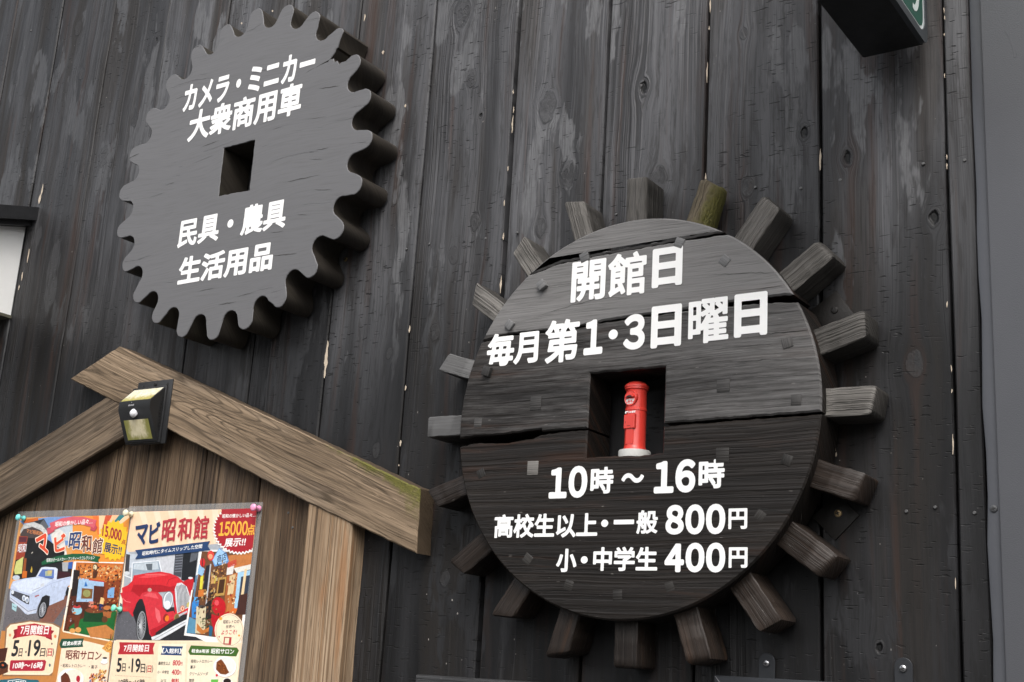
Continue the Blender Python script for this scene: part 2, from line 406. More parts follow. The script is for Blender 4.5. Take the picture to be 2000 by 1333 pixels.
    return ((P-a)/s, fs, s[0]/s[1], s[1]) if tall else ((P-a)/s, fs, s[0]/s[1])
def letter_mesh(mb, text, quad, grow=.03, res=84, col=None):
    """quad: BL, BR, TR, TL in space"""
    if isinstance(text, str): P, F, _ = glyphs(text, grow, res)
    else: P, F = text
    a, b, c, d = [np.array(q, float) for q in quad]
    u = P[:, :1]; v = P[:, 1:]
    mb.add((a*(1-u)*(1-v)+b*u*(1-v)+c*u*v+d*(1-u)*v).tolist(), F, col)
def run(mb, text, Y, l, r, b, t, grow=.03, res=84):
    """writing upright on the wall plane, its box given by its leftmost, rightmost, lowest and highest points"""
    x0, x1, z0, z1 = at(*l, Y).x, at(*r, Y).x, at(*b, Y).z, at(*t, Y).z
    if text == '・':
        n = 28; P = np.array([(.5+.5*math.cos(2*math.pi*k/n), .5+.5*math.sin(2*math.pi*k/n)) for k in range(n)]); text = (P, [tuple(range(n))])
    letter_mesh(mb, text, [(x0, Y, z0), (x1, Y, z0), (x1, Y, z1), (x0, Y, z1)], grow, res)
# ------------------------------------------------------------------ the place: street, wall
random.seed(7)
def asphalt():
    b = NB('asphalt'); p = b.obj()
    c = b.mix(b.noise(p, 1.2, 5), (.035, .035, .036), (.06, .059, .058)); c = b.mix(b.mul(b.noise(p, 160, 2), .6), c, (.035, .035, .036))
    b.set(color=c, rough=.85); b.bump(b.mul(b.noise(p, 160, 3), .004)); return b.m
g = MB().add([(-900, -900, 0), (900, -900, 0), (900, 900, 0), (-900, 900, 0)], [(0, 1, 2, 3)]).build('ground', asphalt(), fix=False); g['kind'] = 'structure'

def added_hill_mat():  # unseen hill added behind the camera to keep low-sky reflections dark
    b = NB('added_wooded_hill'); p = b.obj(); c = b.mix(b.ss(b.noise(p, .35, 6, .7), .35, .65), (.010, .016, .008), (.030, .042, .018)); b.set(color=c, rough=.95, spec=.1); return b.m
v = []; f = []; n = 70
for i in range(n+1):
    x = -110+220*i/n
    for j in range(9):
        t = j/8; v.append((x, -26-22*t+3*math.sin(x*.13), (9.5+1.5*math.sin(x*.06+1)+1.0*math.sin(x*.23)+rnd(-.6, .6))*t**.6+(rnd(-.6, .6) if 0 < j else 0)))
for i in range(n):
    for j in range(8): f.append((i*9+j, i*9+j+1, (i+1)*9+j+1, (i+1)*9+j))
added_hill = MB().add(v, f).build('added_hill', added_hill_mat(), smooth=60); added_hill['kind'] = 'structure'
WALL = wall_material()
SEAMS = [-3.30, -3.12, -2.94, -2.76, -2.575, -2.388, -2.194, -2.007, -1.819, -1.638, -1.457, -1.279, -1.099, -0.9235, -0.752, -0.5775, -0.408, -0.372]
GAP = [.004, .004, .004, .004, .003, .004, .003, .002, .003, .003, .004, .004, .005, .006, .004, .005, .004, .004]
mb = MB(); pid = []; pcs = []; kat = {q: [] for q in ('kx', 'kz', 'kr', 'ki', 'kh')}
for i in range(len(SEAMS)-1):
    x0, x1 = SEAMS[i]+GAP[i]/2, SEAMS[i+1]-GAP[i+1]/2
    yo = rnd(-.0012, .0012); tl = rnd(-.0015, .0015); n0 = len(mb.f); N = 130; rows = []
    for k in range(N+1):
        z = .02+(3.6-.02)*k/N; e = .0007*math.sin(z*9+i*2.1); e2 = .0007*math.sin(z*11+i*3.7); ch = .0022
        fy0, fy1 = yo-tl, yo+tl
        rows.append([(x0+e, .016, z), (x0+e, fy0+ch, z), (x0+e+ch*.9, fy0, z), (x1+e2-ch*.9, fy1, z), (x1+e2, fy1+ch, z), (x1+e2, .016, z)])
    mb.loft(rows)
    n = len(mb.f)-n0; pid += [random.random()]*n; pcs += [(x0+x1)/2]*n
    mine = [(q, k) for k, q in enumerate(KNOTS) if x0 < q[0] < x1]
    for f in mb.f[n0:]:
        zc = sum(mb.v[j][2] for j in f)/len(f)
        if mine:
            (kx, kz, kr), kid = min(mine, key=lambda q: abs(q[0][1]-zc))
            near = min([abs(q[0][1]-kz)/2*.62 for q in mine if q[1] != kid]+[kr*6])
            val = (kx, kz, kr, max(near, kr*1.2), 1.0 if kid in HOLES else 0.0)
        else: val = (x0-5, 0, .01, .02, 0)
        for q, u in zip(('kx', 'kz', 'kr', 'ki', 'kh'), val): kat[q].append(u)
n0 = len(mb.f); mb.box(-3.4, -.36, .018, .05, .0, 3.65); pid += [.5]*(len(mb.f)-n0); pcs += [-1.5]*(len(mb.f)-n0)
for q, u in zip(('kx', 'kz', 'kr', 'ki', 'kh'), (-9, 0, .01, .02, 0)): kat[q] += [u]*(len(mb.f)-n0)
wall = mb.build('plank_wall', WALL)
for nm, vals in (('pid', pid), ('pc', pcs), *kat.items()):
    a = wall.data.attributes.new(nm, 'FLOAT', 'FACE'); a.data.foreach_set('value', vals)
tag(wall, 'black painted wall of wide weathered vertical planks with knots behind the signs', 'wall')

PALE = simple('bare_splintered_wood', (.46, .385, .30), .8, var=.25, scale=300)
mb = MB()
def chip(u, v, ln, wd=4.5):
    ya = -.0028; a = at(u, v, ya); s = (at(u+1, v, ya)-a).x; n = max(3, int(ln/7)); h = (at(u, v-1, ya)-a).z
    L = []; Rr = []
    for k in range(n+1):
        q = k/n; wv = math.sin(math.pi*(.08+.84*q))*wd*rnd(.45, 1.0)*s
        zz = a.z+h*ln*(.5-q); xo = a.x+rnd(-.6, .6)*s
        L.append((xo-wv/2, ya, zz)); Rr.append((xo+wv/2, ya, zz))
    for k in range(n): mb.add([L[k], L[k+1], Rr[k+1], Rr[k]], [(0, 1, 2, 3)])
for c in [(82,371,22,4),(78,389,18,5),(55,500,26,4),(43,540,16,4),(37,562,10,3),(637,702,72,8),(1001,243,34,4),(1003,214,12,3),(1002,180,8,3),(992,330,10,3),(985,397,12,3),(983,462,14,4),(978,556,34,4.5),
          (1387,12,26,4),(1381,142,40,4),(1385,55,8,3),(1378,346,16,4),(1602,312,42,5),(1844,20,12,3),(1845,35,8,3),(1844,68,6,3),(1845,148,10,3),(1849,307,10,3),(1849,325,12,3.5),(1850,595,12,4),(1858,720,14,3),(1859,764,8,3),
          (1861,868,40,3.5),(1866,1140,22,3.5),(800,643,14,4),(792,758,10,4),(782,866,12,5),(779,909,4,3),(1633,888,9,4),(1632,878,6,3),(1639,775,8,3),(712,35,14,4),(748,103,7,6),(792,207,6,5),(500,34,6,4),(472,46,4,4),(532,22,4,4),(485,62,3,3)]: chip(*c)
mb.build('paint_chip', PALE, wall, fix=False)

STEEL = simple('dull_zinc_nail', (.12, .12, .12), .5, .8, var=.3, scale=900)
BLACKMETAL = simple('black_metal', (.016, .0165, .018), .42, .0, var=.25, scale=60, bump=.0002)
BRASS = simple('brass_screw_head', (.55, .40, .22), .35, .85, var=.25, scale=800)
RECESS = simple('screw_recess', (.01, .01, .01), .6)
nail0 = None
for u, v in [(1564,368),(1803,320),(1884,313),(1641,352),(1826,991),(1903,1002),(1009,455),(838,477),(948,466),(1203,419),(793,487),(1475,366),(1770,999),(60,60)]:
    a = at(u, v, -.0016)
    if nail0 is None:
        nail0 = MB().lathe([(.0022, .002), (.0022, .0), (.0016, -.0007)], (0, 0, 0), (0, 1, 0), 14).build('nail', STEEL, wall, smooth=30); o = nail0
    else:
        o = nail0.copy(); COL.objects.link(o); o.parent = wall
    o.location = a
def screw(name, parent, p, r, mat, cross=True, dome=.35):
    s = MB().lathe([(r, .001), (r, 0), (r*.86, -r*dome*.7), (r*.5, -r*dome), (r*.02, -r*dome*1.05)], (0, 0, 0), (0, 1, 0), 20).build(name, mat, parent, smooth=40, loc=p)
    if cross:
        q = MB(); t = -r*dome*1.05-.0002
        for an in (.3, .3+math.pi/2):
            c, s_ = math.cos(an), math.sin(an); w_, l_ = r*.14, r*.55
            q.add([(c*i*l_-s_*j*w_, t, s_*i*l_+c*j*w_) for i, j in ((-1,-1),(1,-1),(1,1),(-1,1))], [(0, 1, 2, 3)])
            t -= .00005
        q.build('screw_slot', RECESS, s, fix=False)
    return s

# grey steel panel and its trim right of the planks
GREY = simple('grey_panel_paint', (.070, .072, .080), .42, .0, var=.10, scale=7, bump=.00025, bscale=700)
GREYT = simple('grey_trim_paint', (.070, .073, .083), .40, .0, var=.07, scale=14, bump=.0003, bscale=90)
pn = thing('steel_wall', 'flat grey painted metal panel with dented folded trim at the right end of the planks', 'wall', (-.36, 0, 1.0))
mb = MB(); mb.box(-.3565+.36, .75+.36, -.014, .03, -.65, 2.6, .002); mb.build('face_sheet', GREY, pn, smooth=30)
rows = []
for k in range(60):
    z = -.65+3.25*k/59; e = .0009*math.sin(z*31)+.0007*math.sin(z*77+1); rows.append([(-.372+.36+e, .01, z), (-.372+.36+e, -.0045, z), (-.370+.36+e, -.006, z), (-.3575+.36, -.0065, z), (-.3567+.36, .01, z)])
MB().loft(rows).build('edge_trim', GREYT, pn, smooth=40)
a = at(1941, 994, -.0068); screw('screw', pn, (a.x+.36, a.y, a.z-1.0), .0045, simple('painted_screw', (.06, .062, .066), .4, .2))
mb = MB(); pts = [(1962,62),(1968,68),(1974,80),(1979,92),(1982,104),(1982,113)]; L = []
for k, q in enumerate(pts):
    a = at(*q, -.0143); wv = .0006+.0011*k/5; L.append((a.x-wv+.36, -.0143, a.z-1)); L.append((a.x+wv+.36, -.0143, a.z-1))
for k in range(len(pts)-1): mb.add([L[2*k], L[2*k+1], L[2*k+3], L[2*k+2]], [(0, 1, 2, 3)])
mb.build('scrape', simple('scraped_paint', (.05, .052, .06), .5), pn, fix=False)

# ------------------------------------------------------------------ white letters
WHITE = simple('white_vinyl', (.80, .80, .79), .45, var=.05, scale=38)
zG1 = zr(200, 0, 3.3333); zG2 = zr(200, 330, 3.3333)
zA = zr(820, 330, 3.602); zB = zr(1280, 330, 3.602); zC = zr(820, 680, 3.602); zD = zr(1280, 680, 3.602); zE = zr(820, 980, 3.776); zF = zr(1280, 980, 3.776)
def lettering(parent, Y, runs):
    mb = MB()
    for text, l, r, b, t, *gr in runs: run(mb, text, Y, l, r, b, t, gr[0] if gr else .034)
    inv = Vector(parent.location)
    mb.v = [(x-inv.x, y-inv.y, z-inv.z) for x, y, z in mb.v]
    return mb.build('lettering', WHITE, parent, fix=False)
# ------------------------------------------------------------------ gear sign
GX, GZ, GY = -1.6594, 2.4645, -.074
gear = thing('gear_sign', 'dark grey toothed wooden gear with white Japanese lettering and a square hole', 'sign', (GX, 0, GZ))
random.seed(3)
def gear_outline():
    out = []; N = 24; RT, RV = .3240, .2775; rt, rv = .0172, .0185
    for k in range(N):
        a = math.radians(k*15-1.0)+rnd(-.006, .006); RTk = RT+rnd(-.0035, .002); w_ = 1+rnd(-.07, .07)
        dmg = (k == 2); tdm = (k == 3)
        ur = Vector((math.cos(a), math.sin(a))); ut = Vector((-math.sin(a), math.cos(a)))
        for j in range(9):                      # rounded tip
            t = math.radians(-84+168*j/8); r = rt*w_
            p = ur*(RTk-r+r*math.cos(t))+ut*(r*math.sin(t))
            if tdm and j < 4: p += ut*(.0016*(4-j)*rnd(.5, 1.3))-ur*rnd(0, .003)
            out.append((p.x+rnd(-.0005, .0005), p.y+rnd(-.0005, .0005)))
        a2 = a+math.radians(7.5); vr = Vector((math.cos(a2), math.sin(a2))); vt = Vector((-math.sin(a2), math.cos(a2)))
        for j in range(9):                      # rounded root between two teeth
            t = math.radians(-86+172*j/8); r = rv*rnd(.99, 1.01)
            p = vr*(RV+rv-r*math.cos(t))+vt*(r*math.sin(t))
            if dmg: p += vr*rnd(-.006, .003)+vt*rnd(-.003, .003)
            out.append((p.x, p.y))
            if dmg and j == 5:                  # the split running in from a broken root
                for d, s_ in ((.012, .0030), (.028, .0026), (.042, .0016), (.056, .0014), (.070, .0004), (.056, -.0002), (.042, -.0012), (.028, -.0010), (.012, -.0026)): p2 = p+Vector((-d, -d*.20+s_+rnd(-.0006, .0006))); out.append((p2.x, p2.y))
    return out
hole = []
hq = [(zG1(790, 965)), (zG1(992, 912)), (zG1(955, 1240)), (zG1(755, 1278))]
hw = [at(*q, GY) for q in hq]
for i in range(4):
    A, B = hw[i], hw[(i+1) % 4]
    for k in range(10):
        t = k/10; hole.append((A.x+(B.x-A.x)*t-GX+rnd(-.0007, .0007), A.z+(B.z-A.z)*t-GZ+rnd(-.0007, .0007)))
GEARM = wood('grey_painted_gear_wood', (.020, .017, .014), (.050, .042, .033), (.034, .029, .024), ring=70, fiber=420, rough=.52, spec=.3, depth=.00022, cracks=.9, wander=.06, rvar=0, stain=(.030, .034, .018), stain_amt=.5, paint=((.120, .120, .125), lambda b, x, y, z: b.ss(y, -.0737, -.0722, 1.3, -1.3), .985), hairs=.1)
mb = MB(); prism(mb, gear_outline(), [hole], GY, -.006, .0010)
mb.build('gear_disc', GEARM, gear, smooth=42)
LY = GY-.0006
lettering(gear, LY, [('カメラ・ミニカー', zG1(520,730), zG1(1388,378), zG1(525,735), zG1(1210,362), 0.036)])
lettering(gear, LY, [('大衆商用車', zG1(550,925), zG1(1308,548), zG1(555,930), zG1(1235,545), 0.032)])
lettering(gear, LY, [('民具・農具', zG2(485,515), zG2(1192,330), zG2(490,518), zG2(1180,190), 0.032)])
lettering(gear, LY, [('生活用品', zG2(485,760), zG2(1110,570), zG2(490,762), zG2(1095,470), 0.036)])
CRKG = simple('dark_check', (.03, .029, .028), .9)
def check(Z, pts, w_=.0010):
    q = [(at(*Z(*p), GY).x-GX, at(*Z(*p), GY).z-GZ) for p in pts]; q = dens_(q); mb = MB(); n = len(q); y = GY-.0003
    wv = [w_*math.sin(math.pi*(i+.4)/(n-.2))*rnd(.4, 1.1) for i in range(n)]
    for i in range(n-1): mb.add([(q[i][0], y, q[i][1]-wv[i]/2), (q[i+1][0], y, q[i+1][1]-wv[i+1]/2), (q[i+1][0], y, q[i+1][1]+wv[i+1]/2), (q[i][0], y, q[i][1]+wv[i]/2)], [(0, 1, 2, 3)])
    mb.build('check', CRKG, gear, fix=False)
def dens_(pl):
    out = []
    for a, b in zip(pl[:-1], pl[1:]):
        n = max(2, int(math.hypot(b[0]-a[0], b[1]-a[1])/.005))
        out += [(a[0]+(b[0]-a[0])*k/n, a[1]+(b[1]-a[1])*k/n+rnd(-.0005, .0005)) for k in range(n)]
    return out+[pl[-1]]
for Z, pts, w_ in ((zG1, [(1392, 980), (1474, 962)], .0016), (zG1, [(1175, 1192), (1300, 1165), (1418, 1140)], .0012), (zG1, [(1345, 1040), (1440, 1038)], .0007), (zG2, [(1110, 568), (1268, 552)], .0014), (zG2, [(755, 886), (872, 866)], .0016), (zG2, [(880, 832), (1000, 800)], .0009),
                   (zG2, [(1270, 298), (1335, 303)], .0010), (zG2, [(1375, 137), (1505, 137)], .0008), (zG1, [(640, 962), (762, 915)], .0012), (zG1, [(412, 1206), (468, 1190)], .0012), (zG1, [(930, 215), (985, 190), (1042, 150)], .0008), (zG1, [(1410, 580), (1545, 560)], .0014), (zG2, [(560, 640), (660, 615)], .0007), (zG2, [(230, 590), (330, 560)], .0008), (zG2, [(620, 800), (740, 775)], .0008), (zG2, [(300, 190), (420, 150)], .0006), (zG1, [(1335, 780), (1460, 760)], .0006), (zG1, [(170, 1035), (240, 1000)], .0022), (zG2, [(1090, 420), (1180, 405)], .0008), (zG1, [(1380, 245), (1425, 225)], .0014)): check(Z, pts, w_)
a = at(675, 507, -.002); b_ = screw('screw', gear, (a.x-GX, a.y, a.z-GZ), .004, simple('old_brass', (.18, .13, .06), .5, .6))

# ------------------------------------------------------------------ wheel sign
WX, WZ, WY, WR = -.8275, 1.9551, -.074, .2785
wheel = thing('wheel_sign', 'round dark boarded wheel with wooden pegs around its rim and white opening hours', 'sign', (WX, 0, WZ))
random.seed(11)
def dens(pl, step=.006, jit=.0007):
    out = []
    for i in range(len(pl)-1):
        a, b = pl[i], pl[i+1]; n = max(1, int(math.hypot(b[0]-a[0], b[1]-a[1])/step))
        for k in range(n):
            t = k/n; out.append((a[0]+(b[0]-a[0])*t+(rnd(-jit, jit) if k else 0)*.3, a[1]+(b[1]-a[1])*t+rnd(-jit, jit)))
    return out+[pl[-1]]
def ext(pl):        # carry a seam out to the rim on both sides
    z0, z1 = pl[0][1], pl[-1][1]
    c = [p for p in pl if abs(p[0]) < math.sqrt(WR*WR-p[1]*p[1])-.004]
    return [(-math.sqrt(WR**2-z0**2), z0)]+c+[(math.sqrt(WR**2-z1**2), z1)]
def arc(a0, a1):
    n = max(2, int(abs(a1-a0)*WR/.008)); return [(WR*math.cos(a0+(a1-a0)*k/n), WR*math.sin(a0+(a1-a0)*k/n)) for k in range(1, n)]
def piece(top, bot):
    out = []
    if bot is not None:
        b = ext(bot); out += dens(b); ab = math.atan2(b[-1][1], b[-1][0])
    else: ab = None
    if top is not None:
        t = ext(top); at_ = math.atan2(t[-1][1], t[-1][0])
        if ab is None:
            a0 = math.atan2(t[0][1], t[0][0]); out += dens(t[::-1])
            out += arc(a0 if a0 > 0 else a0+2*math.pi, 2*math.pi+at_)
        else:
            out += arc(ab, at_); out += dens(t[::-1])
            a0 = math.atan2(t[0][1], t[0][0]) % (2*math.pi); b0 = math.atan2(b[0][1], b[0][0]) % (2*math.pi); out += arc(a0, b0)
    else:
        a0 = math.atan2(b[0][1], b[0][0]); out += arc(ab, a0)
    return out
hx0, hx1, hz0, hz1 = -.0578, .0596, -.0604, .0590
A_lo = [(-.172,.2195),(-.1599,.2205),(-.1186,.2297),(-.054,.2330),(.0706,.2362),(.1463,.2362)]
A_hi = [(-.172,.2200),(-.1599,.2213),(-.1186,.2306),(-.054,.2340),(.03,.2362),(.0706,.2382),(.1463,.2400)]
B_lo = [(-.257,.1225),(-.1944,.1287),(-.1056,.1252),(-.0424,.1315),(.0813,.1345),(.1482,.1340),(.2038,.1325),(.2440,.1290)]
B_hi = [(-.257,.1250),(-.1944,.1313),(-.1056,.1280),(-.0424,.1340),(.0813,.1380),(.1482,.1400),(.2038,.1410),(.2440,.1400)]
C_hi = [(-.2744,-.0231),(-.25,-.0205),(-.1966,-.0200),(-.150,-.0165),(-.1345,-.0170),(-.133,-.0190),(-.0900,-.0190),(hx0,-.0186),(hx0,hz1),(hx1,hz1),(hx1,-.0186),(.15,-.0180),(.2775,-.0165)]
C_lo = [(-.2735,-.0345),(-.245,-.0300),(-.2184,-.0320),(-.19,-.0335),(-.160,-.0300),(-.1476,-.0290),(-.1341,-.0240),(-.09,-.0215),(hx0,-.0208),(hx0,hz0),(-.02,hz0+.0008),(.02,hz0-.001),(hx1,hz0+.0015),(hx1,-.0232),(.15,-.0215),(.2775,-.0200)]
WHM = wood('dark_wheel_wood', (.006, .0048, .004), (.021, .0165, .0135), (.013, .0105, .009), ring=210, fiber=620, rough=.48, spec=.26, depth=.0005, cracks=.9, wander=.022, rvar=0, brown=(.038, .017, .009), brown_amt=.6, specks=.35, aniso=3.0, paint=((.182, .178, .176), lambda b, x, y, z: b.sub(b.add(b.add(b.ss(z, .1315, .1345, 0, .36), b.ss(z, -.0215, -.0185, -.50, -.08)), b.sub(b.mul(x, .35), b.ss(y, -.0725, -.066, 0, .8))), 0.0), .86))
mb = MB()
for k, (tp, bt) in enumerate(((None, A_hi), (A_lo, B_hi), (B_lo, C_hi), (C_lo, None))):
    if k == 0:
        b = ext(bt); o = dens(b)+arc(math.atan2(b[-1][1], b[-1][0]), math.atan2(b[0][1], b[0][0]))
    elif k == 3:
        t = ext(tp); a0 = math.atan2(t[0][1], t[0][0]) % (2*math.pi); a1 = 2*math.pi+math.atan2(t[-1][1], t[-1][0]); o = dens(t)[::-1]+arc(a0, a1)
    else: o = piece(tp, bt)
    prism(mb, o, [], WY+(.0001, .0005, .0003, 0)[k], -.011, .0024)
mb.build('wheel_disc', WHM, wheel, smooth=40)
# a later split low on the disc, and short checks, as thin dark strips on the face
CRK = simple('split_in_wood', (.004, .0035, .003), .9)
def crack(pl, wmax):
    mb = MB()
    pl = dens(pl, .006, .0009); n = len(pl); rowsU = []; rowsL = []
    for i, (x, z) in enumerate(pl):
        wv = wmax*math.sin(math.pi*min(1, (i+.5)/n))**.6*rnd(.5, 1.1); rowsU.append((x, WY-.0002, z+wv/2)); rowsL.append((x, WY-.0002, z-wv/2))
    for i in range(n-1): mb.add([rowsL[i], rowsL[i+1], rowsU[i+1], rowsU[i]], [(0, 1, 2, 3)])
    mb.build('split', CRK, wheel, fix=False)
crack([(-.2364,-.1447),(-.2150,-.1450),(-.2040,-.1462)], .0014); crack([(-.2364,-.1530),(-.1900,-.1515),(-.14,-.1530)], .0007)
crack([(.1050,-.1345),(.1399,-.1372),(.1600,-.1340),(.1800,-.1352)], .0008); crack([(.1800,-.1342),(.2003,-.1359),(.2390,-.1412)], .0024)
crack([(-.150,.153),(-.10,.1620),(-.05,.1680),(.0,.1640)], .0006); crack([(.12,.180),(.17,.178),(.215,.172)], .0006)
crack([(.19,.1520),(.22,.1525),(.2300,.1500)], .0006); crack([(.205,.0905),(.2600,.0890)], .0009); crack([(.13,.058),(.2,.056),(.268,.052)], .0006)
crack([(-.26,.083),(-.21,.0855),(-.16,.085)], .0006); crack([(-.22,-.105),(-.15,-.098),(-.10,-.0995)], .0005)
# square plugs that pin the pegs, and four bigger ones by the hole
PLUG = wood('plug_end_grain', (.030, .028, .027), (.060, .058, .056), (.045, .043, .042), ring=500, fiber=900, rough=.6, depth=.0003, cracks=.3, wander=.004, rvar=.45)
PALEPLUG = wood('scuffed_plug', (.06, .055, .05), (.30, .29, .27), (.16, .15, .14), ring=420, fiber=900, rough=.6, depth=.0003, wander=.004, rvar=0)
for k in range(20):
    an = math.radians(k*18-90)
    if k in (2, 7, 10): continue
    px, pz = .2455*math.cos(an), .2455*math.sin(an)
    s = rnd(.0066, .0078); ro = math.radians(k*18+rnd(-8, 8)) if k % 5 else rnd(-.06, .06); out_ = rnd(.0001, .0003) if k in (0, 1, 3, 17, 18, 19, 16) else rnd(.0003, .0012)
    if k in (14, 13, 12, 11): out_ = (.006, .004, .007, .001)[14-k]
    q = MB().box(-s, s, -out_, .02, -s, s, .0011).build('plug', PLUG, wheel, smooth=40, loc=(px, WY, pz)); q.rotation_euler = (0, -ro, 0)
for px, pz in ((-.1455, .0225), (.1457, .0275), (.1463, -.066), (-.1442, -.0714)):
    MB().box(-.0092, .0092, -.0008, .02, -.0100, .0100, .0008).build('plug', PALEPLUG if (px < 0 and pz < 0) else PLUG, wheel, smooth=40, loc=(px, WY, pz))
PLUGP = wood('painted_plug', (.10, .10, .10), (.15, .15, .152), (.125, .125, .127), ring=400, fiber=900, rough=.5, spec=.3, depth=.0002, wander=.004, rvar=.2, sideways=.2)
PLUGD = wood('dark_plug', (.014, .0125, .011), (.034, .031, .028), (.022, .020, .0185), ring=400, fiber=900, rough=.5, spec=.3, depth=.0003, wander=.004, rvar=.3)
for o_ in list(wheel.children):
    if o_.name.startswith('plug') and o_.data.materials[0] == PLUG:
        o_.data.materials[0] = PLUGP if o_.location.z > .09 else PLUGD if o_.location.z < -.02 else PLUG
# the twenty pegs
PEGU = wood('weathered_peg_wood', (.068, .063, .057), (.175, .165, .152), (.105, .098, .090), ring=420, fiber=800, rough=.62, spec=.3, front=(-.0568, -.0545, .55), depth=.0011, cracks=.85, wander=.012, rvar=.25)
PEGP = wood('painted_peg_wood', (.090, .089, .089), (.130, .129, .128), (.108, .107, .107), ring=150, fiber=500, rough=.5, spec=.3, front=(-.0568, -.0545, .32), depth=.0003, cracks=.25, wander=.012, rvar=.18)
PEGB = wood('brown_peg_wood', (.012, .0085, .0065), (.030, .021, .016), (.020, .0145, .0115), ring=200, fiber=600, rough=.5, spec=.3, depth=.0004, cracks=.4, wander=.012, rvar=.25, brown=(.055, .028, .015), brown_amt=.45, specks=.3)
MOSSY = wood('mossy_peg_wood', (.045, .036, .022), (.22, .18, .12), (.10, .08, .05), ring=330, fiber=800, rough=.7, depth=.0014, cracks=.9, wander=.02, rvar=0, moss=lambda b, x, y, z: b.sub(b.mul(b.sub(0.0, z), 1.6), .004))
PFY = -.0575
def peg(ang, ro, hw, depth, mat, skew=0.0, tiprad=.003, taper=0.0, round_=False, ych=.0016):
    """local x runs outward along the spoke, z across, y into the wall"""
    loops = []; r0 = .268; n = 8; Ls = [r0+(ro-tiprad-r0)*k/n for k in range(n+1)]+[ro-tiprad*.35, ro]
    for i, L in enumerate(Ls):
        t = (L-r0)/(ro-r0); h = hw*(1-taper*t); c = ych
        sh = 1.0
        if i == n+1: sh = 1-.22*tiprad/hw
        if i == n+2: sh = 1-.75*tiprad/hw
        sh = max(sh, .45); j = lambda: rnd(-.0005, .0005)
        y0 = PFY+(1-sh)*depth*.3; y1 = PFY+depth-(1-sh)*depth*.5; h2 = h*sh
        if round_:
            m_ = 16; loops.append([(L+rnd(-.002, .002)+skew*math.sin(2*math.pi*q/m_)*h, (y0+y1)/2-(y1-y0)/2*math.cos(2*math.pi*q/m_)*rnd(.94, 1.04), h2*math.sin(2*math.pi*q/m_)*rnd(.94, 1.05)) for q in range(m_)])
        else:
            pts = [(y0+c, -h2), (y0, -h2+c), (y0, h2-c), (y0+c, h2), (y1-c, h2), (y1, h2-c), (y1, -h2+c), (y1-c, -h2)]
            loops.append([(L+(skew*pz*t*t), py+j(), pz+j()) for py, pz in pts])
    o = MB().loft(loops).build('peg', mat, wheel, smooth=38)
    o.rotation_euler = (0, -math.radians(ang), 0)
    return o
U, P_, B_ = PEGU, PEGP, PEGB
for args in [(90.6,.351,.0165,.0535,U,.1),(72,.345,.0198,.0535,MOSSY,.1,.006,.05,True),(54,.347,.0170,.0535,U,.15,.007),(36,.346,.0172,.0535,U,-.1,.008),(16.2,.345,.0180,.0535,U,.25,.008),(-.4,.340,.0182,.0535,U,.2,.006),
             (-19,.340,.0180,.0535,B_,.05,.004),(-36.2,.349,.0175,.0535,B_,.1,.006),(-53.4,.348,.0172,.0535,B_,.15,.007),(-71,.345,.0175,.0535,B_,.1,.007),(-89,.338,.0172,.0535,B_,.02,.004),(-107,.341,.0168,.0535,B_,-.55,.005),(-125,.338,.0165,.0535,B_,-.65,.005),
             (-143,.349,.0165,.0535,B_,-.35,.005),(-162,.350,.0160,.0535,B_,-.45,.005),(179.6,.352,.0158,.0535,P_,-.05,.003),(162.6,.347,.0150,.0535,P_,.35,.003),(143.6,.351,.0160,.0535,U,-.55,.003),(126.5,.345,.0160,.0535,U,-.3,.004),(108.2,.349,.0160,.0535,U,.5,.004)]:
    peg(*args)
LW = WY-.0004
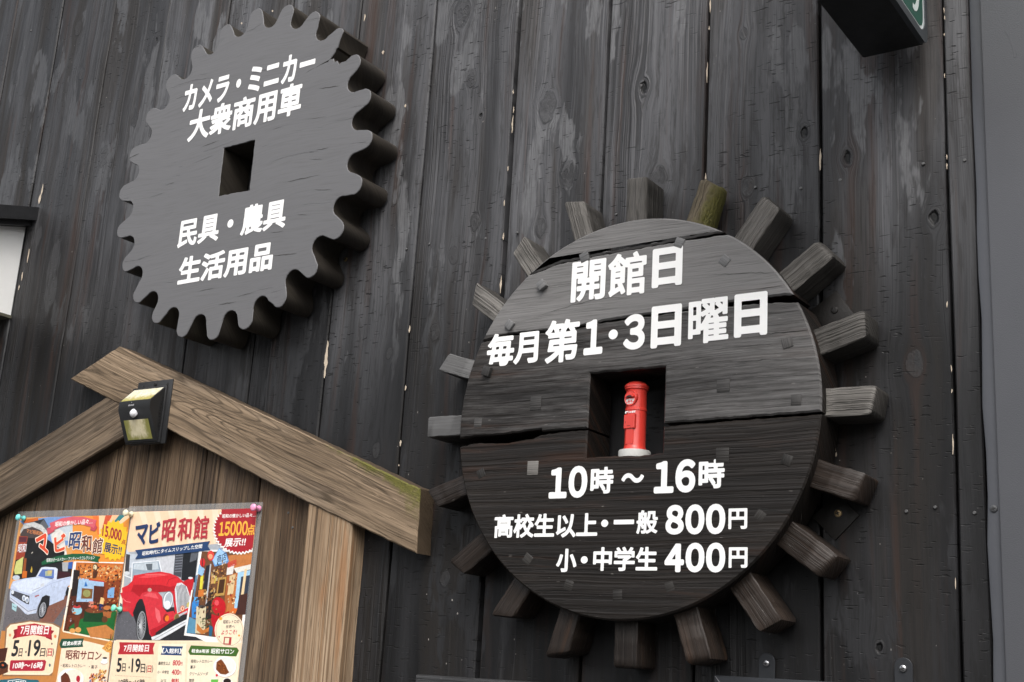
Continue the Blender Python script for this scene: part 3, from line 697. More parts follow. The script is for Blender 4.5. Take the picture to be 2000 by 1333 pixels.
for runs in (
    [('開館', zA(1060,930), zA(1588,870), zA(1075,942), zA(1520,580), .028), ('日', zA(1630,840), zB(187,800), zA(1640,842), zB(180,538), .044)],
    [('毎月', zA(472,1300), zA(832,1290), zC(600,124), zA(830,1128), 0.038), ('第', zA(885,1140), zA(1127,1075), zC(905,110), zA(1050,1055), .030), ('１', zA(1150,1300), zA(1283,1290), zA(1165,1313), zA(1235,1060), 0.046), ('・', zA(1328,1165), zA(1392,1165), zA(1360,1200), zA(1360,1131)), ('３', zA(1430,1240), zA(1582,1200), zA(1490,1274), zA(1520,1022), 0.046),
     ('日', zA(1622,1260), zB(180,1230), zA(1630,1266), zB(170,948), .044), ('曜', zB(229,1190), zB(513,1170), zB(355,1227), zB(490,898), .024), ('日', zB(552,1180), zB(787,1150), zB(565,1190), zB(775,860), .044)],
    [('#１０', zC(905,1055), zC(1178,950), zC(920,1060), zC(1110,830), 0.048), ('時', zC(1198,1005), zC(1362,940), zC(1310,1024), zC(1320,836), 0.036), ('〜', zC(1418,930), zC(1577,890), zC(1500,950), zC(1450,882), 0.038), ('#１６', zC(1645,1015), zD(281,930), zC(1660,1024), zD(230,782), 0.048), ('時', zD(303,950), zD(487,900), zD(440,987), zD(430,783), 0.036)],
    [('高校生以上', zE(553,120), zE(1308,225), zE(575,270), zE(1230,82), 0.034), ('・', zE(1337,162), zE(1389,162), zE(1362,188), zE(1362,134)), ('一', zE(1430,150), zE(1580,150), zE(1500,168), zE(1500,134), 0.022), ('般', zE(1596,220), zE(1753,200), zE(1640,239), zE(1690,63), 0.030), ('#８００', zF(75,150), zF(516,130), zF(140,244), zF(440,17), 0.048), ('円', zF(538,190), zF(677,180), zF(545,204), zF(665,49), 0.032)],
    [('小', zE(1005,460), zE(1155,460), zE(1070,520), zE(1080,348), 0.038), ('・', zE(1187,430), zE(1238,430), zE(1212,457), zE(1212,403)), ('中学生', zE(1280,380), zE(1750,500), zE(1640,514), zE(1670,333), 0.034), ('#４００', zF(68,440), zF(516,400), zF(150,521), zF(450,303), 0.048), ('円', zF(540,470), zF(679,470), zF(548,489), zF(670,337), 0.032)]):
    lettering(wheel, LW, runs)
# dark mounting plates behind the rim
PLATE = simple('mounting_plate', (.012, .0105, .0095), .5, .3, var=.4, scale=70, bump=.0003)
for k, (u, v, rot) in enumerate(((1630, 606, 33), (1637, 1003, 45))):
    a = at(u, v, -.004)
    o = MB().box(-.027, .017, 0, .0035, -.021, .021, .0006).build('mounting_plate', PLATE, wheel, smooth=30, loc=(a.x-WX, a.y, a.z-WZ)); o.rotation_euler = (0, -math.radians(rot), 0)
    screw('screw', wheel, (a.x-WX, a.y-.0002, a.z-WZ), .0052, PLATE if k == 0 else BRASS)

# ------------------------------------------------------------------ toy post box standing in the wheel's square hole
RED = simple('red_plastic', (.62, .045, .032), .33, var=.05, scale=60, coat=.2)
CONC = simple('grey_plastic_foot', (.46, .46, .44), .6, var=.08, scale=150, bump=.0001)
TB = hz0+WZ+.0006
box = thing('toy_post_box', 'small red toy post box on a grey foot inside the wheel sign', 'toy', (-.8265, -.0430, TB))
box.scale = (.885, .885, 1.0)
def lz(mb, prof, n=40): return mb.lathe(prof, (0, 0, 0), (0, 0, 1), n)
lz(MB(), [(.0235, 0), (.0252, .001), (.0252, .0098), (.0245, .0112), (.018, .0116)]).build('foot', CONC, box, smooth=40)
lz(MB(), [(.0182, .0112), (.0182, .0132), (.0172, .0155), (.0166, .018), (.0163, .066), (.0171, .0668), (.0171, .0698), (.0163, .0706), (.0161, .0935), (.0166, .096)]).build('body', RED, box, smooth=35)
lz(MB(), [(.0166, .0958), (.0186, .0972), (.0186, .0992), (.0193, .1), (.0193, .1022), (.0185, .1035), (.0140, .1068), (.007, .1090), (.0005, .1098)]).build('cap', RED, box, smooth=30)
face = Vector((-.10, -1, 0)).normalized(); side = Vector((-face.y, face.x, 0))
def fp(x, z, d): q = side*(-x)+face*d; return (-q.x if False else q.x, q.y, z)
side = Vector((-face.y, face.x, 0)); side = side if side.x > 0 else -side
fp = lambda x, z, d: tuple(side*x+face*d+Vector((0, 0, z)))
mb = MB(); mb.lathe([(.0112, .010), (.0112, .0168), (.0105, .0176), (.0098, .0170), (.0001, .0170)], (0, 0, .0832), face, 30); mb.build('slot_disc', RED, box, smooth=35)
hood = MB(); n = 14
U0 = [fp(.0086*math.cos(t), .0848+.0052*math.sin(t), .0168) for t in [math.pi*k/n for k in range(n+1)]]
U1 = [fp(.0080*math.cos(t), .0842+.0046*math.sin(t), .0206) for t in [math.pi*k/n for k in range(n+1)]]
hood.loft([U0, U1]); hood.build('slot_hood', RED, box, smooth=40)
MB().add([fp(.0052*math.cos(math.pi*k/8), .0840+.0026*math.sin(math.pi*k/8), .0208) for k in range(9)], [tuple(range(9))]).build('slot', RECESS, box, fix=False)
mb = MB()
def slab(mb, x0, x1, z0, z1, d0, d1, b=.0006):
    L = lambda d, i: [fp(x0+i, z0+i, d), fp(x1-i, z0+i, d), fp(x1-i, z1-i, d), fp(x0+i, z1-i, d)]
    mb.loft([L(d0, 0), L(d1-b, 0), L(d1, b)])
slab(mb, -.0098, .0098, .0405, .0598, .010, .0186); mb.build('door', RED, box, smooth=30)
mb = MB(); slab(mb, -.0034, .0028, .0436, .0444, .018, .0189, .0001); slab(mb, -.0072, -.0064, .0480, .0506, .018, .0189, .0001); mb.build('keyhole', simple('dark_red', (.2, .015, .012), .5), box)
MB().loft([[fp(x, z, d) for x, d in ((-.0085, .0128), (-.006, .0168), (.006, .0168), (.0085, .0128))] for z in (.019, .0405)]).build('rib', RED, box, smooth=50)
mb = MB()
def ft(text, x0, x1, z0, z1, d, gr=.03): letter_mesh(mb, text, [fp(x0, z0, d), fp(x1, z0, d), fp(x1, z1, d), fp(x0, z1, d)], gr, 48)
ft('郵', -.0078, -.0032, .0778, .0818, .0173, .015); ft('〒', -.0030, .0026, .0776, .0820, .0173, .03); ft('便', .0030, .0076, .0778, .0818, .0173, .015); ft('POST', -.0058, .0056, .0746, .0770, .0173, .03)
ft('日本郵便', -.0030, .0105, .0618, .0650, .0170, .03); slab(mb, -.0098, -.0076, .0620, .0650, .015, .0158, .0001); slab(mb, -.0072, -.0048, .0636, .0652, .0155, .0168, .0001)
mb.build('lettering', WHITE, box, fix=False)
# ------------------------------------------------------------------ notice board with its little roof
random.seed(21)
board = thing('notice_board', 'brown timber notice board with a gabled pair of rafters below the gear', 'notice board', (-2.0, 0, 1.3))
BO = Vector((-2.0, 0, 1.3))
RL = (at(820, 955, -.038)-at(232, 676.5, -.038)).length
def endmoss(b, x, y, z):   # green growth on the upper edge and lower end of the right rafter
    top = b.add(b.ss(x, RL*.5, RL*.99, 0, .044), b.mul(z, b.ss(x, RL*.9, RL, 1.5, .75)))
    end = b.add(b.ss(x, RL-.016, RL-.002, -.08, .040), b.mul(z, 1.5))
    return b.M('MAXIMUM', b.sub(top, .012), end)
RAFT = wood('weathered_rafter_wood', (.135, .096, .061), (.315, .232, .155), (.225, .162, .106), ring=150, fiber=620, rough=.72, spec=.25, depth=.0006, cracks=.8, wander=.016, rvar=0, stain=(.110, .098, .088), stain_amt=.6, brown=(.075, .052, .036), brown_amt=.55, moss=endmoss, aniso=.9, front=(-.0365, -.034, .5), lines=.45, contour=.75)
RAFT2 = wood('weathered_left_rafter_wood', (.080, .058, .039), (.205, .152, .104), (.140, .102, .069), ring=150, fiber=640, rough=.75, spec=.22, depth=.0005, cracks=.7, wander=.012, rvar=0, stain=(.085, .072, .060), stain_amt=.5, brown=(.060, .042, .03), brown_amt=.5, aniso=.9, front=(-.0345, -.032, .5), lines=.6, contour=.35)
POSTW = wood('post_wood', (.215, .148, .092), (.42, .315, .212), (.235, .130, .062), axis='z', ring=230, fiber=620, rough=.72, spec=.25, depth=.0005, cracks=.7, wander=.006, rvar=0, stain=(.16, .14, .12), stain_amt=.6, brown=(.26, .11, .036), brown_amt=.55, aniso=.5, lines=.8)
PANW = wood('panel_wood', (.044, .028, .017), (.215, .148, .092), (.095, .058, .032), axis='z', ring=170, fiber=620, rough=.7, spec=.25, depth=.0006, cracks=.85, wander=.014, rvar=0, stain=(.058, .044, .036), stain_amt=.7, brown=(.115, .062, .030), brown_amt=.5, aniso=.6, lines=.9)
def beam(name, mat, outline, y0, y1, ch=.0022, step=.012, jit=.0005):
    """outline px -> board; local x along the first edge so that the grain follows it"""
    W_ = [at(u, v, y0) for u, v in outline]; o = W_[0]; ax = (W_[1]-W_[0]); ax.y = 0; ax.normalize(); ay = Vector((-ax.z, 0, ax.x))
    L = [((p-o).dot(ax), (p-o).dot(ay)) for p in W_]; pts = []
    for i in range(len(L)):
        a, b = L[i], L[(i+1) % len(L)]; n = max(1, int(math.hypot(b[0]-a[0], b[1]-a[1])/step))
        for k in range(n):
            t = k/n; j = jit if k else 0; pts.append((a[0]+(b[0]-a[0])*t+rnd(-j, j), a[1]+(b[1]-a[1])*t+rnd(-j, j)))
    mb = MB(); prism(mb, pts, [], y0, y1, ch)
    ob = mb.build(name, mat, board, smooth=40)
    M_ = Matrix.Identity(4)
    for i in range(3): M_[i][0] = ax[i]; M_[i][1] = (0, 1, 0)[i]; M_[i][2] = ay[i]
    M_.translation = Vector((o.x, 0, o.z))-BO
    ob.matrix_local = M_
    return ob
beam('rafter', RAFT, [(232, 676.5), (524, 814), (820, 955), (812.5, 1081), (600, 982), (335, 843), (136.5, 740)], -.038, -.002, jit=.0007)
beam('rafter', RAFT2, [(-340, 1125), (243, 753), (245, 851), (-340, 1203)], -.036, -.002)
# post
pf = [at(601.5, 960, -.0345), at(688, 1000, -.0345)]
x0, x1 = at(603, 985, -.0345).x-.0015, at(687, 1024, -.0345).x
mb = MB(); rows = []
for k in range(60):
    z = 1.0+(at(650, 1000, -.0345).z+.022-1.0)*k/59; e = .0012*math.sin(z*37)+rnd(-.0006, .0006); c = .003+.0025*max(0, math.sin(z*23+1))
    rows.append([(x0+rnd(-.0003, .0003), -.0005, z), (x0, -.0345+.002, z), (x0+.002, -.0345, z), (x1-c+e, -.0345, z), (x1+e, -.0345+c, z), (x1+e*.6, -.0005, z)])
mb.loft(rows); mb.v = [(a-BO.x-0, b-BO.y, c-BO.z) for a, b, c in mb.v]
mb.build('post', POSTW, board, smooth=40)
# back panel of upright boards, cut to the gable
def gable(x):
    ap, rt, lf = at(243, 735, -.012), at(640, 960, -.012), at(0, 950, -.012)
    return ap.z+(x-ap.x)*((rt.z-ap.z)/(rt.x-ap.x) if x > ap.x else (lf.z-ap.z)/(lf.x-ap.x))
mb = MB(); seams = [-2.62, -2.46, -2.30]+[at(130, 940, -.012).x, at(401, 900, -.012).x, at(505, 960, -.012).x]+[x0+.001]
for i in range(len(seams)-1):
    a, b = seams[i]+.0018, seams[i+1]-.0018; y0 = -.012+rnd(-.0008, .0008)
    def L(y, q): return [(a+q, y, 1.05), (b-q, y, 1.05), (b-q, y, gable(b-q)), ((a+b)/2, y, gable((a+b)/2)), (a+q, y, gable(a+q))]
    mb.loft([L(-.001, 0), L(y0+.002, 0), L(y0, .002)])
mb.box(-2.62, x0, -.0035, -.0015, 1.05, 1.86)
mb.v = [(a-BO.x, b-BO.y, c-BO.z) for a, b, c in mb.v]
mb.build('back_panel', PANW, board, smooth=30)
for u, v in ((571, 1031), (563, 1002)):
    o = nail0.copy(); COL.objects.link(o); o.parent = board; o.location = at(u, v, -.0125)-BO

# ------------------------------------------------------------------ solar lamp on the gable
LAMPB = simple('black_abs_plastic', (.013, .0135, .0145), .48, var=.2, scale=80, bump=.00015, bscale=900)
lamp = thing('solar_lamp', 'black wedge shaped solar wall lamp with yellowed panels screwed to the rafter peak', 'lamp', (-1.8506, -.038, 2.0205))
yb = 0.0
hw_, zt, zb = .0470, .0535, -.0525
nw, zn1, zn2, dn = .0430, .0212, .0068, .0345
mb = MB(); mb.box(-hw_, hw_, -.006, .0, zb, zt+.0005, .0018)
# wedge
bx = hw_-.003
L0 = [(-bx, -.005, zt-.002), (bx, -.005, zt-.002), (bx, -.005, zb+.003), (-bx, -.005, zb+.003)]
mbh = MB()
sec = lambda x: [(x, -.005, zt-.0025), (x, -dn, zn1), (x, -dn-.0006, zn2), (x, -.0085, zb+.003), (x, -.005, zb+.003)]
s0 = sec(-bx); s1 = sec(bx)
s0[1] = (-nw, *s0[1][1:]); s0[2] = (-nw, *s0[2][1:]); s1[1] = (nw, *s1[1][1:]); s1[2] = (nw, *s1[2][1:])
mbh.loft([s0, s1])
mb.add(mbh.v, mbh.f); mb.build('housing', LAMPB, lamp, smooth=30)
mb = MB(); rows = []
for y, i in ((0.0022, 0), (-.0015, 0), (-.0025, .001)): rows.append([(-.0395+i, y, zb+.012), (.0588-i, y, zb-.004+i), (.0588-i, y, .0625-i), (.0565-i, y, .0655-i), (-.0345+i, y, .0655-i), (-.0368+i, y, .0625-i)])
mb = MB(); mb.box(-.0385, .0575, -.0022, .0022, -.054, .0660, .0014); mb.build('wall_bracket', LAMPB, lamp, smooth=30)
screw('screw', lamp, (.011, -.003, .0592), .0042, LAMPB)
mb = MB()
for x in (-.022, .044): MB().add([(x-.003, -.0030, .0548), (x+.003, -.0030, .0548), (x+.002, -.0030, .0605)], [(0, 1, 2)]).build('bracket_slot', RECESS, lamp, fix=False)
def solarface():
    b = NB('yellowed_solar_panel'); p = b.obj(); nz = b.noise(p, 90, 5, .7); z = b.sep(p)[2]
    c = b.mix(b.ss(nz, .35, .7), (.72, .70, .58), (.60, .56, .36)); c = b.mix(b.ss(b.add(b.mul(nz, .02), b.mul(z, -1.0)), -.026, -.016), c, (.40, .36, .12))
    c = b.mix(b.ss(b.noise(p, 420, 3), .66, .72), c, (.10, .09, .03)); b.set(color=c, rough=.22, coat=.5); return b.m
def lensface():
    b = NB('algae_stained_lens'); p = b.obj(); nz = b.noise(b.V('MULTIPLY', p, (1.6, 1, 1)), 75, 5, .65); x, y, z = b.sep(p)
    e = b.M('MAXIMUM', b.M('ABSOLUTE', b.mul(x, 1.1)), b.M('ABSOLUTE', b.add(z, .018)))
    c = b.mix(b.ss(nz, .35, .65), (.72, .65, .45), (.62, .55, .34)); c = b.mix(b.ss(b.add(e, b.mul(nz, .02)), .026, .040), c, (.26, .25, .07))
    c = b.mix(b.ss(b.noise(p, 300, 3), .68, .74), c, (.09, .085, .02)); b.set(color=c, rough=.3, coat=.3); return b.m
def onface(p0, p1, x0, x1, t0, t1, lift, taper=0.0):
    """rectangle lying on a sloping face that runs from p0 to p1 (y, z)"""
    d = Vector((0, p1[0]-p0[0], p1[1]-p0[1])); n_ = Vector((0, d.z, -d.y)).normalized(); n_ = n_ if n_.y < 0 else -n_
    q = lambda x, t: Vector((x, p0[0], p0[1]))+d*t+n_*lift
    return [q(x0, t0), q(x1, t0), q(x1*(1-taper), t1), q(x0*(1-taper), t1)]
q = onface((-.005, zt-.0025), (-dn, zn1), -.0405, .0405, .05, .96, .0006)
MB().add(q, [(0, 1, 2, 3)]).build('solar_panel', solarface(), lamp, fix=False)
q = onface((-dn-.0006, zn2), (-.0085, zb+.003), -.0335, .0335, .33, .93, .0006)
MB().add(q, [(0, 1, 2, 3)]).build('lamp_lens', lensface(), lamp, fix=False)
c0 = onface((-dn-.0006, zn2), (-.0085, zb+.003), 0, 0, .14, .2, 0)[0]
MB().lathe([(.0085, .001), (.0082, -.0015), (.0066, -.0052), (.0038, -.0072), (.0002, -.0078)], c0+Vector((-.001, 0, 0)), (0, 1, -.25), 24).build('motion_sensor', simple('white_sensor_dome', (.66, .66, .68), .3), lamp, smooth=50)
mb = MB()
for k in range(11):
    z = .030-k*.0058; mb.box(bx-.0010, bx+.0006, -.0140+abs(k-5)*.0006, -.0052, z, z+.0022)
mb.build('vent_rib', LAMPB, lamp)
mb = MB()
for i, x in enumerate((-.0155, -.0128, -.0100, -.0072, -.0044, -.0016)):
    zz = (zn1+zn2)/2-.0018; mb.add([(x, -dn-.0012, zz), (x+.0019, -dn-.0012, zz), (x+.0019, -dn-.0012, zz+.0028), (x, -dn-.0012, zz+.0026+(i % 2)*.001)], [(0, 1, 2, 3)])
mb.add([(-.0085, -dn-.0012, zn2+.0112), (-.006, -dn-.0012, zn2+.0112), (-.0066, -dn-.0012, zn2+.0128), (-.0079, -dn-.0012, zn2+.0128)], [(0, 1, 2, 3)])
mb.build('maker_mark', simple('grey_print', (.30, .30, .31), .5), lamp, fix=False)

# ------------------------------------------------------------------ white hooded box at the left edge
PLAST = simple('white_plaster', (.86, .86, .84), .8, var=.04, scale=25, bump=.0006, bscale=160)
hb = thing('wall_box', 'white box with a black sloping metal hood fixed to the wall at the left edge', 'wall box', (-2.75, 0, 2.28))
o3 = Vector((-2.75, 0, 2.28))
mb = MB(); XR = -2.390+2.75
sl_ = (2.526-2.4999)/.0944
mb.loft([[(x, .0, .003), (x, -.42, .003), (x, -.42, .205-.42*sl_), (x, .0, .205)] for x in (-.42, XR)]); mb.build('plaster_body', PLAST, hb)
mb = MB(); mb.loft([[(x, .0, .216), (x, -.45, .216-.45*sl_), (x, -.45, .246-.45*sl_), (x, .0, .246)] for x in (-.44, XR+.038)])
mb.loft([[(x, .0, .2055), (x, -.436, .2055-.436*sl_), (x, -.436, .217-.436*sl_), (x, .0, .217)] for x in (-.43, XR+.022)])
mb.build('hood', BLACKMETAL, hb)
mb = MB(); mb.box(-.43, XR+.004, -.43, 0, -.004, .0025); mb.build('drip_edge', simple('dull_brown_metal', (.09, .085, .06), .5, var=.2), hb)

# ------------------------------------------------------------------ projecting sign, top right
hx = thing('projecting_sign', 'black projecting box sign with green and white scrollwork side in the top right corner', 'sign', (-.465, -.03, 2.43))
SIGNB = simple('black_sign_sheet', (.010, .011, .0115), .55, var=.2, scale=40)
FRAME = simple('slate_sign_frame', (.045, .052, .058), .4, .2, var=.15, scale=60)
wS, dS, hS = .0418, .50, .46
mb = MB(); mb.box(-wS, wS-.002, -dS, 0, 0, hS, .003); mb.build('box_body', SIGNB, hx, smooth=30)
def rrect(y0, y1, z0, z1, r, n=8):
    out = []
    for cy, cz, a0 in ((y1-r, z1-r, 0), (y0+r, z1-r, 90), (y0+r, z0+r, 180), (y1-r, z0+r, 270)):
        for k in range(n+1):
            t = math.radians(a0+90*k/n); out.append((cy+r*math.cos(t), cz+r*math.sin(t)))
    return out
def side_plate(name, mat, loop, holes, x0, x1):
    mb = MB(); v, f = fill_loops([loop]+holes); mb.add([(x1, a, b) for a, b in v], f)
    for l in [loop]+holes: mb.loft([[(x0, a, b) for a, b in l], [(x1, a, b) for a, b in l]], caps=False)
    return mb.build(name, mat, hx)
side_plate('side_frame', FRAME, rrect(-dS-.002, .002, -.003, hS+.003, .018), [rrect(-dS+.010, -.008, .009, hS-.010, .024)], wS-.004, wS+.003)
side_plate('white_face', simple('sign_white', (.62, .66, .65), .35), rrect(-dS+.009, -.007, .008, hS-.009, .024), [], wS-.003, wS+.0012)
GREEN = simple('sign_green', (.012, .075, .052), .35)
side_plate('green_field', GREEN, rrect(-dS+.015, -.014, .014, hS-.015, .019), [], wS, wS+.0017)
mb = MB()
def stroke(pts, ws, x):
    n = len(pts); Lq = []; Rq = []
    for i in range(n):
        a = Vector(pts[max(0, i-1)]); b = Vector(pts[min(n-1, i+1)]); t = (b-a).normalized(); nn = Vector((-t.y, t.x))*ws[i]/2; c = Vector(pts[i])
        Lq.append((x, *(c+nn))); Rq.append((x, *(c-nn)))
    for i in range(n-1): mb.add([Lq[i], Lq[i+1], Rq[i+1], Rq[i]], [(0, 1, 2, 3)])
def scroll(cy, cz, r, a0, a1, w0=.012, sq=.55, shrink=.6):
    n = 18; stroke([(cy+r*(1-shrink*k/n)*sq*math.cos(math.radians(a0+(a1-a0)*k/n)), cz+r*(1-shrink*k/n)*math.sin(math.radians(a0+(a1-a0)*k/n))) for k in range(n+1)], [w0*(.35+.65*math.sin(math.pi*min(1, .15+.85*k/n))) for k in range(n+1)], wS+.0021)
for cy, cz in ((-.052, .066), (-.052, .150), (-.130, .066), (-.130, .150), (-.21, .066), (-.21, .150), (-.29, .066), (-.29, .150)):
    scroll(cy, cz, .040, -110, 190, .011); scroll(cy-.012, cz+.03, .026, 60, -200, .008, .6)
    stroke([(cy-.03, cz-.036), (cy-.008, cz-.006), (cy+.016, cz+.036)], [.002, .012, .002], wS+.0022)
mb.build('scrollwork', simple('sign_white_ornament', (.60, .66, .64), .35), hx, fix=False)

# ------------------------------------------------------------------ frames at the foot of the picture
OLDB = wood('worn_black_frame_wood', (.010, .010, .011), (.030, .030, .031), (.055, .055, .056), ring=300, fiber=700, rough=.5, depth=.0006, cracks=.6, wander=.008, rvar=0, specks=.8)
tf = thing('picture_frame', 'worn black timber picture frame whose top edge shows under the wheel', 'frame', (-1.0, 0, 1.2))
a = at(812, 1317, -.03); zt_ = a.z
mb = MB(); mb.box(a.x+1.0, -.712+1.0, -.03, -.0018, zt_-.045-1.2, zt_-1.2+.0, .002); mb.build('top_rail', OLDB, tf, smooth=30)
for xx in (a.x+1.0, -.752+1.0): MB().box(xx, xx+.04, -.029, -.0018, .02, zt_-.0455-1.2, .002).build('side_rail', OLDB, tf, smooth=30)
MB().box(a.x+1.0+.041, -.753+1.0, -.012, -.002, .02, zt_-.0455-1.2).build('board', simple('dark_notice', (.03, .03, .032), .5), tf)
mf = thing('picture_frame', 'slim dark metal frame held by two round topped lugs at the bottom right', 'frame', (-.58, 0, 1.2))
DKM = simple('dark_anodised_metal', (.030, .032, .036), .38, .4, var=.15, scale=50)
b1 = at(1395, 1319, -.02); zt2 = b1.z-1.2; xl, xr = b1.x+.58, -.44+.58
mb = MB(); mb.box(xl, xr, -.02, -.0018, zt2-.022, zt2, .001); mb.build('top_rail', DKM, mf, smooth=30)
for xx in (xl, xr-.02): MB().box(xx, xx+.02, -.0195, -.0018, .02, zt2-.0222, .001).build('side_rail', DKM, mf, smooth=30)
MB().box(xl+.0205, xr-.0205, -.009, -.002, .02, zt2-.0222).build('board', simple('grey_notice', (.05, .05, .055), .5), mf)
MB().add([(xl+.001, -.0203, zt2-.001), (xl+.0018, -.0203, zt2-.001), (xl+.019, -.0203, zt2-.021), (xl+.018, -.0203, zt2-.0215)], [(0, 1, 2, 3)]).build('mitre_joint', simple('bright_joint', (.25, .25, .26), .5), mf, fix=False)
for u, v in ((1498, 1298), (1765, 1308)):
    c = at(u, v, -.0035); hwd = .0108; n = 14
    loop = [(-hwd, -.024), (hwd, -.024)]+[(hwd*math.cos(math.pi*k/n), .003+hwd*math.sin(math.pi*k/n)) for k in range(n+1)]
    mb = MB(); prism(mb, loop, [], -.0015, .0014, .0004); lg = mb.build('lug', DKM, mf, smooth=30, loc=(c.x+.58, c.y, c.z-1.2))
    screw('screw', lg, (0, -.0016, .001), .0046, simple('bright_screw', (.35, .35, .36), .25, .95, var=.3, scale=700), cross=True, dome=.7)
# ------------------------------------------------------------------ two laminated posters and their push pins
random.seed(5)
def lin(c): return tuple(((v/255/12.92) if v/255 <= .04045 else ((v/255+.055)/1.055)**2.4)*.86 for v in c)
def ink():
    b = NB('printed_ink'); p = b.obj(); q = b.n('ShaderNodeAttribute'); q.attribute_name = 'col'; c = q.outputs['Color']
    nz = b.add(b.mul(b.noise(p, 130, 5, .65), .6), b.mul(b.noise(b.V('MULTIPLY', p, (1, 1, .5)), 420, 3, .6), .4))
    k = b.n('ShaderNodeVectorMath'); k.operation = 'SCALE'; b.put(k.inputs[0], c); b.put(k.inputs['Scale'], b.add(1.0, b.mul(b.mul(b.sub(nz, .5), q.outputs['Alpha']), 1.0))); c = k.outputs[0]
    b.set(color=c, rough=.34, spec=.4, coat=.35, coatr=.12); b.bump(b.mul(b.noise(p, 26, 2), .0012)); return b.m
INK = ink()
def film():
    b = NB('clear_laminate'); b.set(color=(.9, .92, .93), rough=.12, spec=.6)
    t = b.n('ShaderNodeBsdfTransparent'); x = b.n('ShaderNodeMixShader'); x.inputs[0].default_value = .09
    b.t.links.new(t.outputs[0], x.inputs[1]); b.t.links.new(b.bsdf.outputs[0], x.inputs[2]); b.t.links.new(x.outputs[0], b.out.inputs[0]); return b.m
FILM = film()
PY = -.0142
class Poster:
    def __init__(s, name, label, tl, tr, hgt):
        a, b = at(*tl, PY), at(*tr, PY); s.x0, s.x1 = a.x, b.x; s.z1 = (a.z+b.z)/2; s.z0 = s.z1-hgt; s.y = PY; s.ph = .3
        s.t = thing(name, label, 'poster', ((s.x0+s.x1)/2, PY, s.z0)); s.pic = MB(); s.let = MB(); s.c1 = []; s.c2 = []
        s.rect((245, 225, 200))
    def _y(s): s.y -= .0000018; return s.y
    def rect(s, col, x0=None, x1=None, z0=None, z1=None):
        y = s._y(); s.pic.add([(s.x0, y, s.z0), (s.x1, y, s.z0), (s.x1, y, s.z1), (s.x0, y, s.z1)], [(0, 1, 2, 3)]); s.c1.append((*lin(col), s.ph))
    def clip(s, P):
        for ax, lim, sg in ((0, s.x0, 1), (0, s.x1, -1), (1, s.z0, 1), (1, s.z1, -1)):
            out = []
            for i in range(len(P)):
                a, b = P[i-1], P[i]; da, db = (a[ax]-lim)*sg, (b[ax]-lim)*sg
                if (da >= 0) != (db >= 0):
                    t = da/(da-db); out.append((a[0]+(b[0]-a[0])*t, a[1]+(b[1]-a[1])*t))
                if db >= 0: out.append(b)
            P = out
            if not P: break
        return P
    def poly(s, Z, col, *pts, y=None):
        y = y or s._y(); P = s.clip([(q.x, q.z) for q in (at(*Z(*p), y) for p in pts)])
        if len(P) > 2:
            v, f = fill_loops([P]) if len(P) > 4 else (P, [tuple(range(len(P)))])
            s.pic.add([(a, y, b) for a, b in v], f); s.c1 += [(*lin(col), s.ph)]*len(f)
    def ell(s, Z, col, cx, cy, rx, ry, rot=0, a0=0, a1=360, n=26):
        c, q = math.cos(math.radians(rot)), math.sin(math.radians(rot)); pts = []
        for k in range(n):
            t = math.radians(a0+(a1-a0)*k/(n if a1-a0 == 360 else n-1)); u, v = rx*math.cos(t), ry*math.sin(t); pts.append((cx+u*c-v*q, cy+u*q+v*c))
        s.poly(Z, col, *pts)
    def burst(s, Z, col, cx, cy, rx, ry, n, d=.9, rot=0.0):
        s.poly(Z, col, *[(cx+rx*(1 if k % 2 else d)*math.cos(math.pi*k/n+rot), cy+ry*(1 if k % 2 else d)*math.sin(math.pi*k/n+rot)) for k in range(2*n)])
    def line(s, Z, col, pts, w):
        for (a, b), (c, d) in zip(pts[:-1], pts[1:]):
            L = max(1e-6, math.hypot(c-a, d-b)); nx, ny = -(d-b)/L*w/2, (c-a)/L*w/2
            s.poly(Z, col, (a+nx, b+ny), (c+nx, d+ny), (c-nx, d-ny), (a-nx, b-ny))
    def text(s, Z, col, txt, bl, br, tl, grow=.02, res=44):
        grow *= .62
        y = s._y()-.000002; s.y = y; tr = (br[0]+tl[0]-bl[0], br[1]+tl[1]-bl[1])
        n = len(s.let.f); letter_mesh(s.let, txt, [at(*Z(*q), y) for q in (bl, br, tr, tl)], grow, res); s.c2 += [(*lin(col), .25)]*(len(s.let.f)-n)
    def clutter(s, Z, quad, n, cols, wmin=8, wmax=34, hmin=10, hmax=60):
        a, b, c, d = quad
        for k in range(int(n*2.2)):
            u, v = random.random(), random.random()
            x = (a[0]*(1-u)+b[0]*u)*(1-v)+(d[0]*(1-u)+c[0]*u)*v; y = (a[1]*(1-u)+b[1]*u)*(1-v)+(d[1]*(1-u)+c[1]*u)*v
            w_, h_ = rnd(wmin, wmax)*.7, rnd(hmin, hmax)*.7; q = random.choice(cols); j = rnd(.75, 1.2); sk = h_*.12
            s.poly(Z, tuple(min(255, v_*j) for v_ in q), (x+sk, y), (x+w_+sk, y-w_*.2), (x+w_, y+h_-w_*.2), (x, y+h_))
    def done(s, film):
        o = s.t.location
        for nm, mb, cs in (('print', s.pic, s.c1), ('lettering', s.let, s.c2)):
            mb.v = [(x-o.x, y-o.y, z-o.z) for x, y, z in mb.v]; ob = mb.build(nm, INK, s.t, fix=False)
            a = ob.data.color_attributes.new('col', 'FLOAT_COLOR', 'CORNER'); k = 0
            for pg, c in zip(ob.data.polygons, cs):
                for li in pg.loop_indices: a.data[li].color = c
        l, r, t_, bt = film
        MB().box(s.x0-l-o.x, s.x1+r-o.x, .0003, .0007, -bt, s.z1-s.z0+t_).build('laminate', FILM, s.t)
